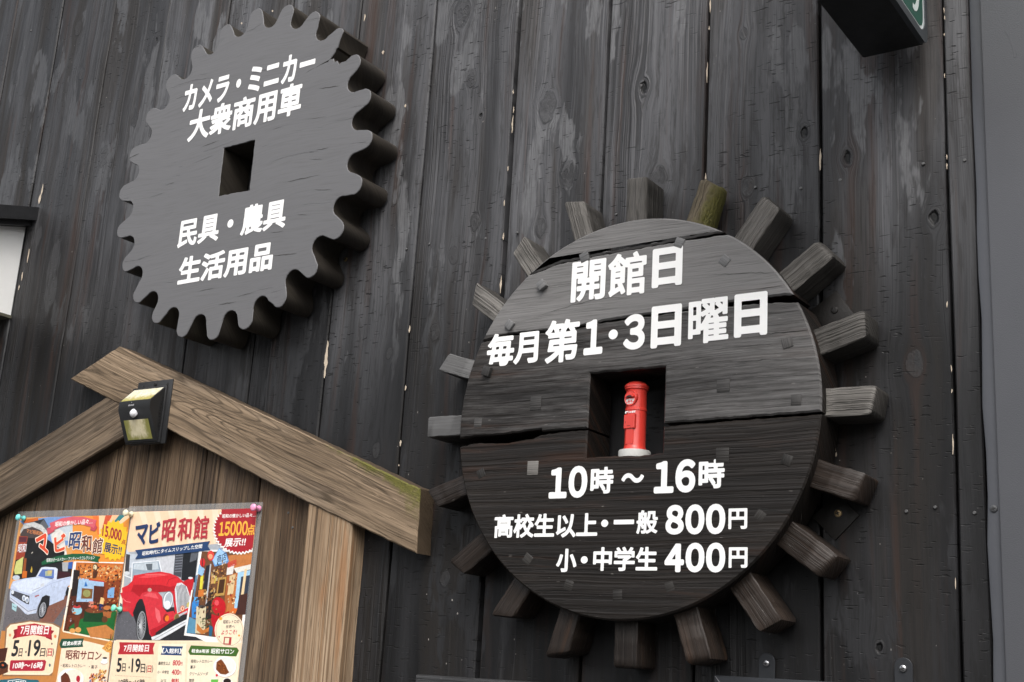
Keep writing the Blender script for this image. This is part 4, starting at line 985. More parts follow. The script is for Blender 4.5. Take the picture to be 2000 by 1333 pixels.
Pz = zr(240, 980, 6.06); Qz = zr(210, 1150, 6.897); Rz = zr(0, 990, 6.346); Sz = zr(0, 1150, 7.285)
CREAM = (246, 222, 190); NAVY = (28, 52, 98); CRIM = (168, 40, 52); WHT = (250, 248, 244); INKB = (38, 40, 46); GRN = (20, 84, 52)
# --- right-hand poster: red roadster
p = Poster('poster', 'laminated poster of a red vintage roadster with red starburst, right one on the notice board', (257.3, 1000.6), (503, 993), .447)
p.poly(Pz, (249, 212, 178), (95, 120), (1600, 78), (1580, 640), (30, 640))
for k in range(6): p.poly(Pz, (252, 224, 196), (330+k*150, 560), (180+k*175, 90), (250+k*175, 85), (380+k*150, 560))
p.ph = 1.0
p.poly(Pz, (172, 178, 186), (40, 600), (1120, 500), (1540, 600), (1500, 1340), (-20, 1340))          # street picture
p.poly(Pz, (196, 204, 214), (40, 560), (90, 620), (380, 640), (395, 690), (40, 800)); p.poly(Pz, (60, 60, 66), (40, 620), (85, 630), (70, 850), (20, 850))
p.poly(Pz, (204, 206, 212), (395, 640), (620, 600), (590, 880), (440, 830), (400, 760)); p.poly(Pz, (70, 72, 80), (620, 600), (715, 590), (690, 900), (600, 870))
for k in range(7): p.line(Pz, (128, 132, 142), [(625-k*2, 640+k*32), (708-k*2, 632+k*32)], 9)
p.poly(Pz, (28, 30, 36), (715, 600), (895, 580), (850, 960), (690, 930)); p.poly(Pz, (92, 96, 104), (810, 600), (890, 590), (870, 690), (790, 720))
p.poly(Qz, (98, 98, 104), (170, 190), (420, 380), (430, 700), (70, 700)); p.poly(Qz, (44, 44, 48), (400, 250), (1200, 250), (1480, 700), (420, 700))
p.clutter(Qz, ((150, 300), (400, 400), (420, 680), (90, 680)), 46, [(122, 122, 128), (84, 84, 90), (108, 108, 114)], 5, 16, 5, 14); p.clutter(Qz, ((760, 600), (1040, 560), (1440, 680), (740, 690)), 30, [(66, 66, 70), (34, 34, 36), (54, 54, 58)], 8, 24, 5, 16)
p.poly(Pz, (196, 34, 44), (715, 945), (830, 895), (840, 940), (800, 1140), (770, 1060)); p.ell(Pz, (225, 225, 228), 800, 905, 26, 14)
p.poly(Pz, (150, 166, 182), (100, 880), (112, 730), (430, 700), (455, 830), (300, 850))                 # windscreen
p.poly(Pz, (196, 206, 214), (125, 800), (130, 740), (410, 715), (425, 800), (250, 815)); p.poly(Pz, (96, 104, 112), (270, 740), (350, 735), (345, 815), (290, 812)); p.line(Pz, (232, 236, 240), [(100, 960), (112, 728), (428, 700), (458, 830)], 13)
p.line(Pz, (226, 230, 234), [(10, 870), (100, 905)], 16); p.ell(Pz, (214, 218, 222), 48, 848, 34, 22)
p.poly(Pz, (214, 40, 50), (-10, 1020), (60, 990), (110, 940), (130, 875), (300, 845), (440, 830), (560, 850), (650, 890), (722, 955), (775, 1060), (800, 1200), (780, 1333), (620, 1340), (590, 1100), (470, 1040), (300, 1090), (200, 1170), (150, 1300), (0, 1300))
p.poly(Pz, (232, 74, 80), (180, 900), (330, 858), (450, 848), (560, 868), (470, 880), (300, 905)); p.poly(Pz, (176, 24, 36), (125, 985), (430, 985), (560, 1010), (640, 985), (610, 1060), (330, 1080), (200, 1130), (90, 1080))
p.line(Pz, (150, 20, 30), [(520, 985), (545, 925), (640, 890)], 5); p.line(Pz, (240, 112, 112), [(260, 868), (420, 862), (500, 872)], 8)
p.poly(Qz, (208, 42, 56), (170, 60), (340, 40), (430, 110), (400, 240), (340, 384), (270, 290), (195, 130)); p.line(Qz, (238, 110, 116), [(205, 130), (250, 175), (310, 185)], 10)
p.poly(Qz, (32, 32, 36), (340, 330), (390, 200), (430, 140), (470, 140), (505, 220), (540, 420), (560, 600), (590, 690), (410, 690), (390, 480))  # wheel arch
p.ell(Qz, (22, 22, 24), 462, 500, 78, 212, 4); p.ell(Qz, (148, 150, 154), 456, 500, 62, 198, 4); p.ell(Qz, (70, 72, 76), 456, 500, 52, 178, 4)
for k in range(11):
    a = math.pi*k/11; p.line(Qz, (176, 178, 182), [(456-50*math.cos(a), 500-172*math.sin(a)), (456+50*math.cos(a), 500+172*math.sin(a))], 5)
p.ell(Qz, (200, 202, 206), 440, 505, 18, 36)
p.poly(Qz, (212, 52, 64), (430, 120), (470, 60), (560, 28), (680, 50), (735, 110), (745, 250), (800, 320), (890, 300), (915, 350), (890, 440), (740, 545), (600, 655), (565, 610), (540, 440), (505, 240), (470, 140))
p.poly(Qz, (230, 88, 96), (480, 100), (560, 50), (650, 70), (690, 140), (640, 130), (560, 110)); p.poly(Qz, (236, 104, 110), (640, 250), (700, 300), (720, 420), (690, 470), (650, 380)); p.poly(Qz, (178, 28, 42), (570, 560), (700, 500), (890, 400), (885, 440), (740, 545), (600, 655))
p.ell(Qz, (120, 124, 130), 815, 160, 72, 128, 8); p.ell(Qz, (232, 236, 240), 815, 162, 64, 118, 8); p.ell(Qz, (176, 186, 196), 822, 150, 48, 92, 8); p.ell(Qz, (240, 244, 248), 806, 205, 38, 44, 8)
p.poly(Qz, (216, 218, 222), (905, 10), (935, -70), (1000, -80), (1060, -30), (1095, 70), (1105, 190), (1080, 260), (940, 335), (920, 190))
for k in range(9): p.line(Qz, (62, 62, 68), [(930+k*17, -55+abs(k-4)*6), (945+k*18, 80), (952+k*16, 320-k*9)], 8)
p.line(Qz, (236, 238, 240), [(1060, -30), (1095, 70), (1105, 190), (1082, 262)], 10)
p.ell(Qz, (214, 120, 70), 1010, 270, 30, 42, 10); p.ell(Qz, (240, 214, 190), 1010, 270, 21, 30, 10); p.ell(Qz, (196, 84, 60), 1010, 270, 10, 18, 10); p.ell(Qz, (150, 124, 78), 936, 388, 38, 54, 14); p.ell(Qz, (118, 96, 56), 936, 388, 26, 38, 14); p.ell(Qz, (206, 190, 110), 1088, 220, 22, 36, 10)
p.ell(Qz, (150, 40, 36), 785, 395, 36, 56, 12); p.ell(Qz, (238, 128, 34), 802, 402, 26, 40, 12); p.ell(Qz, (190, 160, 150), 568, 18, 28, 26)
p.poly(Qz, (40, 40, 44), (640, 600), (900, 420), (1075, 340), (1070, 420), (700, 640)); p.poly(Qz, (226, 228, 232), (590, 655), (700, 615), (900, 500), (1065, 415), (1060, 480), (880, 590), (700, 690), (600, 695)); p.line(Qz, (150, 152, 158), [(620, 690), (760, 610), (1050, 450)], 8); p.poly(Qz, (196, 198, 204), (960, 350), (1075, 295), (1075, 320), (965, 380))
# inset shop picture
F0 = [(905, 578), (985, 560), (1250, 640), (1540, 560), (1600, 620)]
p.poly(Pz, WHT, (905, 575), (1545, 560), (1580, 720), (1515, 1340), (1330, 1840), (780, 1560))
p.poly(Qz, WHT, (1130, 20), (1895, -60), (1835, 430), (1800, 720), (1030, 632)); p.poly(Qz, (110, 70, 44), (1150, 10), (1860, -60), (1800, 560), (1450, 655), (1062, 600))
p.poly(Pz, (112, 72, 46), (935, 590), (1535, 600), (1500, 1340), (815, 1340))
p.poly(Pz, (196, 122, 66), (1250, 640), (1535, 600), (1528, 740), (1330, 800), (1240, 760)); p.poly(Pz, (170, 96, 50), (1230, 880), (1320, 860), (1290, 1340), (1190, 1340)); p.poly(Pz, (196, 118, 62), (1290, 860), (1360, 840), (1310, 1340), (1220, 1340))
p.poly(Pz, (150, 190, 224), (905, 740), (970, 800), (950, 890), (880, 850)); p.poly(Pz, (96, 130, 160), (860, 880), (890, 860), (850, 1130), (830, 1130))
p.poly(Pz, (232, 228, 218), (1310, 790), (1525, 740), (1520, 800), (1345, 845)); p.poly(Pz, (166, 208, 236), (1360, 840), (1515, 810), (1505, 870), (1400, 890), (1360, 1240), (1310, 1340)); p.poly(Pz, (52, 60, 76), (1400, 890), (1510, 870), (1490, 1080), (1380, 1110)); p.poly(Pz, (232, 204, 160), (1440, 800), (1470, 795), (1400, 1340), (1365, 1340)); p.poly(Pz, (70, 40, 34), (1375, 1110), (1490, 1080), (1470, 1340), (1340, 1340))
p.clutter(Pz, ((960, 800), (1210, 800), (1170, 1140), (860, 1140)), 60, [(60, 42, 30), (150, 96, 48), (40, 34, 34), (196, 150, 80), (96, 54, 34), (212, 190, 140), (120, 40, 34)], 10, 40, 14, 60)
p.poly(Pz, (38, 36, 44), (985, 760), (1035, 750), (1000, 1045), (950, 1030)); p.poly(Pz, (226, 214, 70), (920, 890), (955, 870), (940, 1040), (905, 1040)); p.line(Pz, (190, 192, 198), [(1040, 740), (985, 1220)], 16); p.poly(Pz, (206, 118, 50), (895, 1050), (960, 1040), (955, 1120), (890, 1130)); p.poly(Pz, (208, 160, 96), (1050, 880), (1090, 870), (1080, 970), (1040, 975)); p.line(Pz, (214, 190, 80), [(1105, 880), (1085, 970)], 14)
p.poly(Pz, (222, 196, 150), (1265, 880), (1335, 860), (1305, 1090), (1235, 1110)); p.poly(Pz, (190, 150, 80), (1130, 900), (1225, 890), (1200, 1110), (1105, 1120)); p.poly(Pz, (74, 46, 26), (1145, 925), (1210, 918), (1190, 1080), (1120, 1090)); p.poly(Pz, (232, 228, 222), (1235, 780), (1320, 740), (1300, 860), (1225, 870))
for k in range(4): p.line(Pz, (214, 60, 60), [(1240, 780-k*22+k*6), (1345, 742-k*18)], 10)
p.poly(Pz, (96, 150, 210), (1055, 690), (1140, 550), (1225, 610), (1255, 705), (1235, 730), (1085, 770)); p.poly(Pz, (164, 204, 238), (1065, 690), (1140, 560), (1215, 612), (1240, 700), (1090, 752))
p.text(Pz, NAVY, '商店', (1110, 735), (1220, 690), (1115, 640), .02); p.ell(Pz, (206, 40, 46), 942, 722, 32, 52); p.ell(Pz, (224, 72, 64), 1040, 640, 40, 60); p.ell(Pz, (240, 170, 130), 1036, 650, 26, 30); p.line(Pz, (60, 40, 36), [(942, 660), (942, 780)], 8)
p.ell(Qz, (196, 24, 36), 1500, 240, 92, 128, -8); p.poly(Qz, (186, 20, 34), (1380, 340), (1500, 370), (1640, 300), (1560, 700), (1440, 640)); p.ell(Qz, (230, 84, 92), 1470, 190, 30, 40, -10); p.poly(Qz, (222, 112, 44), (1690, 260), (1750, 270), (1720, 340), (1650, 310))
p.poly(Qz, (54, 132, 206), (1135, 200), (1180, 120), (1235, 130), (1225, 240), (1190, 400), (1135, 390)); p.poly(Qz, (90, 170, 230), (1170, 110), (1240, 120), (1230, 180), (1160, 170)); p.poly(Qz, (92, 146, 176), (1100, 380), (1190, 420), (1190, 610), (1062, 598)); p.poly(Qz, (216, 202, 166), (1200, 240), (1330, 240), (1310, 610), (1180, 600)); p.ell(Qz, (74, 74, 74), 1268, 244, 52, 20); p.poly(Qz, (40, 34, 36), (1330, 200), (1400, 150), (1400, 400), (1320, 420))
p.clutter(Qz, ((1230, 370), (1370, 360), (1360, 520), (1250, 520)), 26, [(40, 62, 30), (70, 92, 44), (30, 30, 26), (196, 180, 150)], 8, 22, 10, 30); p.poly(Qz, (198, 120, 58), (1205, 465), (1285, 560), (1370, 520), (1360, 580), (1270, 615), (1200, 560)); p.poly(Qz, (36, 96, 128), (1370, 490), (1420, 520), (1400, 650), (1365, 640))
p.clutter(Pz, ((1240, 900), (1350, 870), (1300, 1330), (1220, 1330)), 14, [(120, 60, 30), (230, 210, 170), (170, 60, 50)], 8, 26, 8, 40)
p.clutter(Pz, ((1060, 700), (1230, 680), (1180, 900), (1040, 900)), 16, [(40, 30, 28), (180, 130, 70), (90, 60, 40), (220, 190, 150)], 8, 30, 10, 40)
p.clutter(Pz, ((860, 1100), (1180, 1100), (1140, 1330), (820, 1330)), 20, [(50, 36, 30), (90, 60, 44), (150, 100, 60)], 8, 30, 10, 50)
# starburst
p.ph = .5
p.burst(Pz, WHT, 1378, 335, 318, 298, 44, .93); p.burst(Pz, (172, 34, 46), 1378, 325, 305, 288, 44, .92); p.poly(Pz, (172, 34, 46), (1165, 92), (1600, 78), (1590, 560), (1500, 540), (1200, 300))
p.text(Pz, WHT, '昭和の懐かしい品々…', (1175, 198), (1572, 182), (1180, 150), .026); p.text(Pz, (246, 186, 66), '#１５０００', (1130, 408), (1470, 398), (1145, 238), .05); p.text(Pz, (246, 186, 66), '点', (1466, 402), (1556, 396), (1476, 272), .04); p.text(Pz, WHT, '展示!!', (1195, 540), (1445, 526), (1212, 440), .04)
# headline
p.text(Pz, NAVY, 'マ', (150, 528), (300, 500), (150, 290), .055); p.text(Pz, NAVY, 'ビ', (305, 506), (432, 480), (320, 258), .055); p.text(Pz, (182, 52, 64), '昭', (452, 486), (612, 466), (475, 216), .034); p.text(Pz, (182, 52, 64), '和', (640, 466), (800, 450), (662, 196), .036); p.text(Pz, (182, 52, 64), '館', (822, 456), (1000, 440), (848, 178), .028)
p.poly(Pz, (38, 66, 110), (145, 575), (1032, 468), (1000, 522), (1034, 575), (143, 682), (176, 628)); p.text(Pz, WHT, '昭和時代にタイムスリップした空間', (226, 642), (935, 552), (232, 592), .026)
# oval and lower panel
p.poly(Qz, CREAM, (78, 740), (120, 690), (700, 700), (1830, 735), (1790, 1800), (-40, 1800)); p.poly(Qz, (252, 236, 208), (690, 745), (1060, 745), (1020, 1800), (620, 1800)); p.poly(Qz, (252, 236, 208), (1085, 850), (1770, 860), (1720, 1800), (1040, 1800))
p.ell(Qz, (252, 230, 200), 1640, 562, 198, 228); p.ell(Qz, (120, 110, 110), 1640, 562, 182, 212); p.ell(Qz, (252, 230, 200), 1640, 562, 178, 208)
p.text(Qz, INKB, '昭和レトロの', (1556, 476), (1770, 470), (1562, 424), .03); p.text(Qz, INKB, '世界へ', (1590, 538), (1712, 534), (1596, 492), .03); p.text(Qz, (190, 40, 56), 'ようこそ!', (1530, 622), (1738, 616), (1538, 560), .036)
p.poly(Qz, (176, 60, 60), (1570, 650), (1672, 656), (1662, 762), (1558, 752)); p.poly(Qz, (252, 230, 200), (1584, 664), (1640, 666), (1632, 740), (1576, 738)); p.ell(Qz, (240, 160, 60), 1525, 405, 22, 22); p.ell(Qz, (240, 160, 60), 1772, 632, 14, 14); p.ell(Qz, (190, 60, 70), 1504, 650, 9, 11)
p.poly(Qz, (184, 44, 54), (160, 722), (642, 730), (612, 806), (625, 888), (137, 886), (165, 800)); p.text(Qz, WHT, '7月開館日', (215, 852), (552, 852), (226, 752), .034)
p.poly(Qz, (34, 66, 112), (728, 773), (1018, 780), (990, 840), (1000, 903), (714, 893), (742, 838)); p.text(Qz, WHT, '【入館料】', (735, 872), (985, 880), (745, 800), .03)
p.poly(Qz, (68, 104, 40), (1125, 765), (1745, 795), (1770, 835), (1755, 870), (1735, 915), (1110, 893), (1088, 850), (1105, 808)); p.text(Qz, WHT, '軽食&喫茶', (1130, 865), (1368, 872), (1136, 812), .026); p.text(Qz, WHT, '昭和サロン', (1392, 880), (1700, 886), (1400, 806), .034)
p.text(Qz, INKB, '5', (118, 1126), (182, 1126), (134, 934), .045); p.text(Qz, INKB, '日・', (192, 1120), (296, 1124), (200, 1006), .03); p.text(Qz, INKB, '19', (318, 1130), (438, 1134), (330, 938), .04); p.text(Qz, INKB, '日', (444, 1134), (504, 1136), (450, 1012), .03); p.text(Qz, INKB, '(', (514, 1136), (532, 1136), (520, 1034), .02); p.text(Qz, (190, 44, 56), '日', (536, 1130), (588, 1130), (542, 1036), .034); p.text(Qz, INKB, ')', (594, 1136), (612, 1136), (600, 1034), .02)
for k in range(24): p.ell(Qz, (150, 130, 110), 110+k*20, 1170+k*1.1, 5, 5, n=6)
p.text(Qz, INKB, '10時〜16時', (148, 1300), (500, 1306), (152, 1214), .036)
p.text(Qz, INKB, '高校生以上', (682, 1032), (842, 1032), (688, 982), .03); p.text(Qz, (196, 52, 66), '800', (874, 1036), (974, 1040), (884, 962), .04); p.text(Qz, (196, 52, 66), '円', (974, 1040), (1006, 1040), (980, 990), .03); p.text(Qz, INKB, '小・中学生', (668, 1148), (826, 1152), (674, 1100), .03); p.text(Qz, (196, 52, 66), '400', (860, 1160), (962, 1166), (868, 1086), .04); p.text(Qz, (196, 52, 66), '円', (962, 1164), (992, 1166), (966, 1114), .03); p.text(Qz, INKB, '以下', (716, 1272), (788, 1276), (722, 1222), .03); p.text(Qz, (196, 52, 66), '無料', (856, 1284), (962, 1288), (862, 1208), .04)
p.text(Qz, INKB, '昭和レトロカレー', (1120, 1002), (1410, 1002), (1128, 956), .024); p.text(Qz, INKB, '菓子', (1112, 1082), (1182, 1084), (1118, 1034), .024); p.text(Qz, INKB, 'クリームソーダ', (1100, 1172), (1350, 1174), (1108, 1122), .024); p.text(Qz, INKB, '珈琲', (1094, 1258), (1162, 1260), (1100, 1212), .024)
p.ell(Qz, (214, 200, 184), 1582, 1060, 156, 142); p.ell(Qz, (250, 248, 246), 1580, 1050, 154, 140); p.ell(Qz, (236, 230, 224), 1580, 1050, 130, 116); p.ell(Qz, (248, 240, 232), 1625, 1030, 92, 88); p.poly(Qz, (122, 66, 30), (1470, 990), (1530, 950), (1560, 985), (1590, 1030), (1612, 1080), (1640, 1130), (1590, 1160), (1520, 1150), (1462, 1090)); p.clutter(Qz, ((1490, 990), (1560, 1000), (1600, 1130), (1490, 1120)), 14, [(150, 86, 44), (96, 48, 22)], 10, 26, 10, 22)
p.poly(Qz, (236, 232, 214), (1400, 1170), (1500, 1170), (1490, 1230), (1400, 1230)); p.poly(Qz, (104, 186, 76), (1394, 1225), (1492, 1225), (1470, 1400), (1405, 1400)); p.ell(Qz, (204, 40, 60), 1472, 1168, 16, 18); p.ell(Qz, (240, 238, 234), 1612, 1262, 66, 58); p.ell(Qz, (42, 30, 26), 1612, 1250, 52, 40)
p.done((.010, .011, .0105, .01))

# --- left-hand poster: white convertible
p = Poster('poster', 'laminated poster of a white convertible with a yellow starburst, left one on the notice board', (39, 1014), (255, 1003.4), .455)
p.rect((226, 160, 92))
p.poly(Rz, (238, 150, 60), (880, 120), (1640, 90), (1560, 700), (900, 700)); 
for k, c in enumerate(((238, 120, 52), (252, 206, 160), (210, 84, 48), (250, 196, 150), (46, 124, 132), (252, 214, 170))): p.poly(Rz, c, (1230, 420), (1130+k*95, 60), (1230+k*95, 60))
p.ph = 1.0
p.poly(Rz, (116, 152, 206), (240, 175), (600, 130), (900, 120), (860, 480), (560, 500)); p.poly(Rz, (196, 206, 214), (600, 250), (900, 200), (900, 420), (640, 420)); p.poly(Rz, (226, 222, 216), (640, 260), (780, 300), (830, 600), (760, 700), (640, 420))
p.poly(Rz, (208, 104, 44), (300, 160), (470, 138), (480, 180), (290, 210)); p.poly(Rz, (46, 48, 54), (350, 200), (545, 150), (600, 245), (560, 300), (300, 260)); p.poly(Rz, (96, 98, 104), (540, 160), (602, 245), (580, 330), (480, 230))
p.poly(Rz, (206, 206, 204), (255, 290), (300, 215), (420, 190), (520, 230), (580, 300), (600, 370), (540, 380), (250, 330)); p.poly(Rz, (74, 62, 60), (250, 345), (290, 280), (400, 250), (500, 290), (580, 370), (560, 420), (250, 380)); p.text(Rz, (226, 140, 84), 'マビ昭和館', (322, 322), (520, 362), (335, 272), .02); p.text(Rz, (80, 80, 84), 'オールドカー・アンティーク', (300, 236), (560, 300), (305, 214), .004)
p.poly(Rz, (28, 26, 28), (240, 380), (580, 400), (800, 560), (760, 900), (150, 900)); p.poly(Rz, (156, 64, 44), (235, 365), (345, 370), (300, 640), (190, 660)); p.poly(Rz, (92, 40, 52), (245, 375), (335, 378), (325, 440), (235, 440)); p.text(Rz, (226, 226, 230), '昭和', (216, 572), (318, 566), (232, 462), .03)
p.poly(Rz, (206, 208, 126), (175, 790), (200, 680), (290, 620), (270, 830), (185, 840)); p.poly(Rz, (150, 80, 40), (300, 640), (330, 640), (310, 880), (270, 880)); p.poly(Rz, (210, 110, 36), (280, 800), (335, 800), (330, 880), (275, 885)); p.ell(Rz, (196, 206, 220), 200, 880, 45, 30); p.poly(Rz, (34, 32, 36), (510, 700), (900, 690), (880, 880), (520, 860)); p.poly(Rz, (176, 178, 180), (770, 690), (850, 690), (840, 800), (775, 800)); p.poly(Rz, (52, 96, 176), (850, 690), (905, 680), (895, 770), (840, 770)); p.line(Rz, (196, 190, 176), [(390, 580), (408, 562)], 10); p.poly(Rz, (200, 170, 60), (375, 810), (392, 735), (402, 780), (395, 820))
p.poly(Rz, (120, 80, 68), (600, 1230), (850, 1120), (830, 1340), (500, 1340)); p.poly(Sz, (108, 104, 108), (20, 0), (990, 0), (860, 620), (-10, 620)); p.poly(Sz, (132, 88, 74), (620, 300), (975, 40), (960, 200), (760, 480), (560, 470)); p.clutter(Sz, ((60, 300), (560, 380), (560, 470), (40, 480)), 40, [(86, 84, 90), (62, 62, 66), (122, 120, 124)], 8, 22, 6, 16); p.clutter(Sz, ((700, 300), (960, 100), (900, 420), (740, 470)), 30, [(120, 106, 106), (96, 92, 98), (148, 98, 82)], 8, 24, 6, 16)
# convertible
p.poly(Rz, (60, 26, 34), (700, 880), (720, 800), (860, 815), (880, 850), (700, 920)); p.poly(Rz, (216, 224, 240), (440, 880), (510, 755), (560, 745), (690, 755), (716, 775), (700, 915), (660, 920), (650, 880)); p.poly(Rz, (92, 120, 186), (470, 862), (525, 775), (670, 780), (668, 890), (560, 880)); p.poly(Rz, (170, 180, 150), (560, 800), (650, 790), (640, 860), (560, 860)); p.poly(Rz, (206, 188, 130), (590, 790), (650, 790), (640, 830), (590, 840))
p.poly(Rz, (196, 208, 232), (135, 980), (160, 925), (300, 890), (470, 868), (690, 905), (880, 865), (872, 960), (830, 1000), (790, 1150), (600, 1230), (600, 1120), (540, 1100), (480, 1180), (450, 1320), (330, 1340), (360, 1120), (130, 1020)); p.poly(Rz, (216, 226, 244), (150, 960), (300, 905), (460, 882), (640, 915), (520, 1000), (370, 1090), (250, 1060)); p.line(Rz, (150, 164, 196), [(370, 1100), (640, 950), (870, 880)], 5); p.line(Rz, (140, 150, 176), [(640, 1140), (640, 960)], 4); p.line(Rz, (60, 60, 66), [(635, 1010), (680, 995)], 7)
p.poly(Sz, (190, 202, 226), (155, -10), (430, 80), (700, 30), (720, -20), (990, -20), (940, 90), (690, 240), (715, 120), (660, 90), (600, 120), (545, 240), (520, 290), (420, 360), (360, 360), (140, 120), (140, 60)); p.poly(Sz, (52, 52, 60), (160, 20), (420, 105), (412, 225), (370, 215), (160, 90))
for k in range(5): p.line(Sz, (120, 124, 134), [(205, 35+k*18), (395, 98+k*22)], 4)
p.ell(Sz, (222, 228, 236), 180, 50, 20, 30); p.ell(Sz, (226, 232, 240), 340, 135, 26, 42); p.ell(Sz, (226, 232, 240), 385, 160, 26, 44); p.ell(Sz, (150, 164, 186), 340, 140, 15, 26); p.ell(Sz, (150, 164, 186), 385, 166, 15, 26)
p.poly(Sz, (206, 212, 226), (140, 100), (410, 310), (525, 285), (520, 310), (400, 372), (140, 160)); p.line(Sz, (70, 84, 120), [(145, 130), (400, 325), (520, 292)], 7); p.poly(Sz, (176, 214, 220), (172, 205), (240, 235), (230, 330), (168, 290)); p.line(Sz, (80, 110, 120), [(185, 250), (222, 275)], 9); p.poly(Sz, (176, 92, 92), (495, 105), (555, 85), (560, 100), (500, 125))
p.poly(Sz, (34, 32, 36), (545, 270), (600, 120), (655, 90), (712, 110), (700, 240), (660, 300), (610, 420), (555, 400), (535, 330)); p.ell(Sz, (26, 26, 30), 605, 300, 62, 130, 12); p.ell(Sz, (150, 152, 158), 605, 300, 46, 108, 12); p.ell(Sz, (96, 98, 104), 605, 300, 36, 88, 12)
for k in range(8):
    a = math.pi*k/8; p.line(Sz, (190, 192, 198), [(605-34*math.cos(a), 300-84*math.sin(a)), (605+34*math.cos(a), 300+84*math.sin(a))], 4)
p.poly(Sz, (30, 30, 34), (930, 60), (960, -30), (985, 0), (970, 90), (935, 110)); p.line(Rz, (150, 150, 156), [(400, 1040), (500, 1000), (530, 950)], 6); p.poly(Rz, (206, 210, 218), (505, 960), (550, 945), (550, 985), (500, 1000))
# inset room
p.poly(Rz, WHT, (915, 680), (1540, 690), (1530, 720), (1300, 2000), (790, 1400)); p.poly(Sz, (250, 238, 214), (995, -10), (1720, -40), (1620, 500), (1600, 760), (880, 630)); p.poly(Rz, (198, 110, 46), (945, 690), (1530, 705), (1490, 1240), (880, 1240)); p.poly(Sz, (86, 40, 26), (1010, 10), (1700, -30), (1630, 420), (1600, 730), (905, 600))
p.poly(Rz, (216, 128, 60), (1000, 720), (1520, 730), (1480, 860), (990, 870)); p.poly(Rz, (40, 30, 30), (915, 780), (990, 790), (970, 1100), (880, 1110)); p.poly(Rz, (166, 196, 226), (980, 880), (1290, 930), (1270, 1180), (945, 1180)); p.poly(Rz, (140, 62, 28), (1290, 940), (1500, 900), (1480, 1200), (1270, 1200)); p.line(Rz, (190, 60, 44), [(1100, 905), (1300, 930)], 16)
p.clutter(Rz, ((1200, 720), (1500, 730), (1480, 880), (1190, 880)), 44, [(216, 176, 120), (60, 34, 24), (200, 90, 44), (150, 60, 36), (226, 190, 140)], 10, 30, 12, 40); p.ell(Rz, (92, 50, 28), 1180, 755, 34, 50); p.ell(Rz, (236, 220, 180), 1178, 752, 22, 32); p.poly(Rz, (80, 44, 26), (1150, 800), (1215, 800), (1195, 880), (1150, 890))
p.poly(Rz, (128, 86, 46), (1015, 1010), (1150, 1020), (1140, 1140), (1005, 1140)); p.ell(Rz, (150, 150, 92), 1075, 1075, 48, 46); p.poly(Rz, (30, 110, 190), (1045, 990), (1062, 925), (1085, 985)); p.poly(Rz, (86, 40, 28), (1165, 980), (1300, 990), (1260, 1220), (1150, 1200)); p.poly(Rz, (128, 174, 220), (1340, 1010), (1420, 1000), (1410, 1130), (1330, 1130))
p.poly(Sz, (32, 104, 48), (1120, 440), (1660, 320), (1600, 740), (1180, 650), (930, 590)); p.poly(Sz, (24, 62, 34), (1210, 300), (1500, 290), (1480, 480), (1180, 470)); p.poly(Sz, (198, 128, 70), (1230, 560), (1510, 515), (1620, 600), (1590, 720), (1285, 690)); p.poly(Sz, (106, 52, 30), (970, 380), (1150, 380), (1100, 600), (1060, 600), (1060, 450), (1000, 450), (975, 600), (940, 590)); p.ell(Sz, (150, 200, 214), 1095, 310, 72, 62); p.ell(Sz, (190, 60, 60), 1095, 258, 58, 24); p.ell(Sz, (40, 36, 40), 1095, 240, 22, 14); p.ell(Sz, (214, 130, 70), 1060, 345, 22, 14)
p.ell(Sz, (122, 62, 36), 1350, 310, 140, 40); p.ell(Sz, (222, 92, 54), 1340, 262, 46, 28); p.poly(Sz, (236, 196, 130), (1415, 215), (1435, 125), (1480, 135), (1472, 225)); p.poly(Sz, (30, 52, 110), (1415, 220), (1470, 225), (1455, 310), (1412, 305)); p.ell(Sz, (196, 120, 62), 1530, 275, 60, 32); p.poly(Sz, (170, 100, 54), (1460, 330), (1590, 320), (1570, 420), (1480, 420)); p.poly(Sz, (214, 130, 110), (1265, 180), (1335, 185), (1325, 265), (1262, 260)); p.ell(Sz, (222, 160, 90), 1030, 600, 42, 34); p.ell(Sz, (222, 160, 90), 1112, 588, 42, 38); p.ell(Sz, (96, 60, 34), 1490, 440, 42, 46)
p.clutter(Rz, ((960, 700), (1180, 720), (1160, 880), (960, 880)), 24, [(230, 150, 80), (120, 60, 34), (240, 200, 150), (60, 40, 30)], 8, 30, 10, 40)
p.clutter(Rz, ((1300, 880), (1510, 880), (1490, 1200), (1290, 1200)), 22, [(170, 84, 40), (110, 50, 28), (60, 34, 26), (210, 150, 90)], 8, 40, 8, 40)
p.clutter(Sz, ((1160, 180), (1640, 120), (1600, 330), (1180, 330)), 20, [(60, 34, 26), (150, 80, 44), (200, 150, 100), (40, 60, 40)], 8, 36, 8, 36)
p.clutter(Sz, ((960, 120), (1060, 120), (1000, 560), (920, 560)), 14, [(130, 60, 40), (60, 34, 26), (150, 150, 160)], 8, 30, 8, 40)
